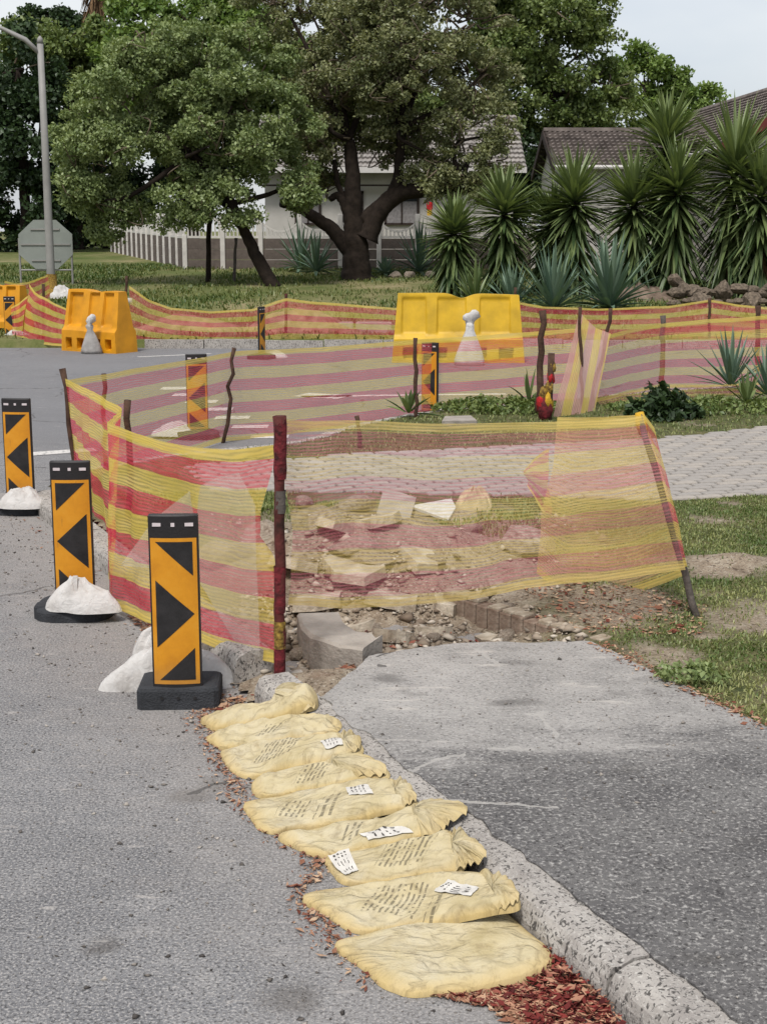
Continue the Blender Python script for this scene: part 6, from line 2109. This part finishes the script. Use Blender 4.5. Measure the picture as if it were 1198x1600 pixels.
for dz in (.32, 0, -.34):
    b = MB(); b.box((c_.x, YS - .03, c_.z + dz * r_ * 1.6), (r_ * (1.0 if dz else 1.7), .025, .035)); b.build('stiffener', MAT_galv, sgn, org=sb)
for px in (32, 113):
    x_ = at(px, 420, YS).x
    b = MB(); b.tube([(x_, YS + .03, terr(YS) - .1), (x_, YS + .03, at(px, 372, YS).z)], .028, 8); b.build('leg', MAT_galv, sgn, org=sb)
b = MB(); x_0, x_1 = at(32, 422, YS).x, at(113, 422, YS).x
zz = at(72, 422, YS).z
b.tube([(x_0, YS + .03, zz), (x_1, YS + .03, zz)], .022, 8); b.build('cross_bar', MAT_galv, sgn, org=sb)
# thin dark poles beside the leaning trunk
for px, yt, yb_, r_, lab in ((325, 300, 441, .07, 'dark upright pole beside the leaning trunk'), (366, 372, 441, .04, 'thin grey stake close to the leaning trunk')):
    q = far(px, yb_)
    o = stake('pole', lab, at(px + 3, yt, q.y), q, r_, MAT_bark if px == 325 else MAT_wood_grey, 'pole', wob=.015)
# white pipe lying behind the tilted barrier
q0, q1 = at(118, 451, 31), at(206, 453, 31)
q0.z = q1.z = terr(31) + .09
b = MB(); b.tube([q0, q1], .075, 10); o = b.build('pipe', MAT_gutter, None, True, org=q0); o.location = q0
tag(o, 'white pipe lying on the grass behind the tilted barrier', 'pipe')
q = far(98, 466)
lump('white_sandbag', 'white bag at the foot of the lamp post', q, .3, .2, .25, 0, (0, 0), .05, seed=51)
# low concrete pieces and soil beyond the far net
for px0, px1, lab in ((490, 552, 'pale concrete kerb piece beyond the far net'), (556, 612, 'second pale concrete piece beyond the far net, by the wide barrier')):
    a_, c_ = at(px0, 505, 25.5), at(px1, 505, 25.5)
    b = MB(); b.bbox((0, 0, 0), (c_.x - a_.x, .3, .2), .02)
    o = b.build('concrete_block', MAT_conc2); o.location = ((a_.x + c_.x) / 2, 25.4, terr(25.4) - .03); tag(o, lab, 'block')
def mound(name, label, loc, rx, ry, h, mat, seed):
    n, m_ = 40, 18
    V = []; F_ = []
    for i in range(m_ + 1):
        for k in range(n):
            a = 2 * math.pi * k / n; r = i / m_
            x_, y_ = rx * r * math.cos(a), ry * r * math.sin(a)
            V.append((x_, y_, h * math.exp(-3 * r * r) * (.6 + .8 * float(fbm(x_ * 2 + seed, y_ * 2, seed))) - .12 * r ** 3))
    for i in range(m_):
        for k in range(n):
            F_.append((i * n + k, (i + 1) * n + k, (i + 1) * n + (k + 1) % n, i * n + (k + 1) % n))
    o = mesh(name, V, F_, mat, None, True); o.location = loc
    return tag(o, label, 'soil heap')
MAT_soil2 = M_plain('grey stony soil', C(140, 124, 110), .4, 6, .95, .1, .9, 25, dark=C(92, 78, 68))
MAT_soil = M_plain('dug soil', C(158, 132, 110), .4, 6, .95, .1, .9, 25, dark=C(104, 80, 64))
q = at(470, 515, 25.6); mound('soil_heap', 'low heap of reddish soil beyond the far net', (q.x, 25.4, terr(25.4)), 1.5, .7, .38, MAT_soil, 5)
q = at(300, 515, 25.6); mound('soil_heap', 'long low soil heap next to the tilted barrier', (q.x, 25.4, terr(25.4)), 1.6, .6, .28, MAT_soil, 9)
q = far(1000, 468); mound('soil_heap', 'bare brown soil slope below the yuccas', (q.x, q.y + .3, q.z), 1.5, .9, .32, MAT_soil2, 14)
# rocks of the bed
MAT_rock = M_plain('brown field stone', C(136, 122, 106), .4, 5, .92, .2, .8, 30, dark=C(72, 64, 56))
RK2 = [rock_mesh(20 + i, MAT_rock) for i in range(5)]
rr = random.Random(9)
for i in range(26):
    px = 1052 + 150 * (i % 12) / 11 + rr.uniform(-6, 6); lay = i // 12
    q = far(px, 466); yy = 31.0 + lay * .4
    s_ = rr.uniform(.12, .27)
    if lay == 2 and rr.random() < .45: continue
    rock('field_stone', 'brown field stone in the rock edge below the yuccas', (at(px, 466, yy).x, yy, terr(yy) + .08 + lay * .2 + rr.uniform(-.05, .05)), (s_ * rr.uniform(.9, 1.3), s_, s_ * rr.uniform(.7, 1.05)), rr.uniform(0, 3), i, 'stones of the rock edge', me=RK2)
for i, px in enumerate((618, 640, 672)):
    q = far(px, 434)
    rock('field_stone', ('pale stone near the thick trunk', 'pale stone before the aloe', 'pale stone by the lone yucca')[i], q + Vector((0, 0, .06)), (.25, .18, .14), i, i, None, me=RK)
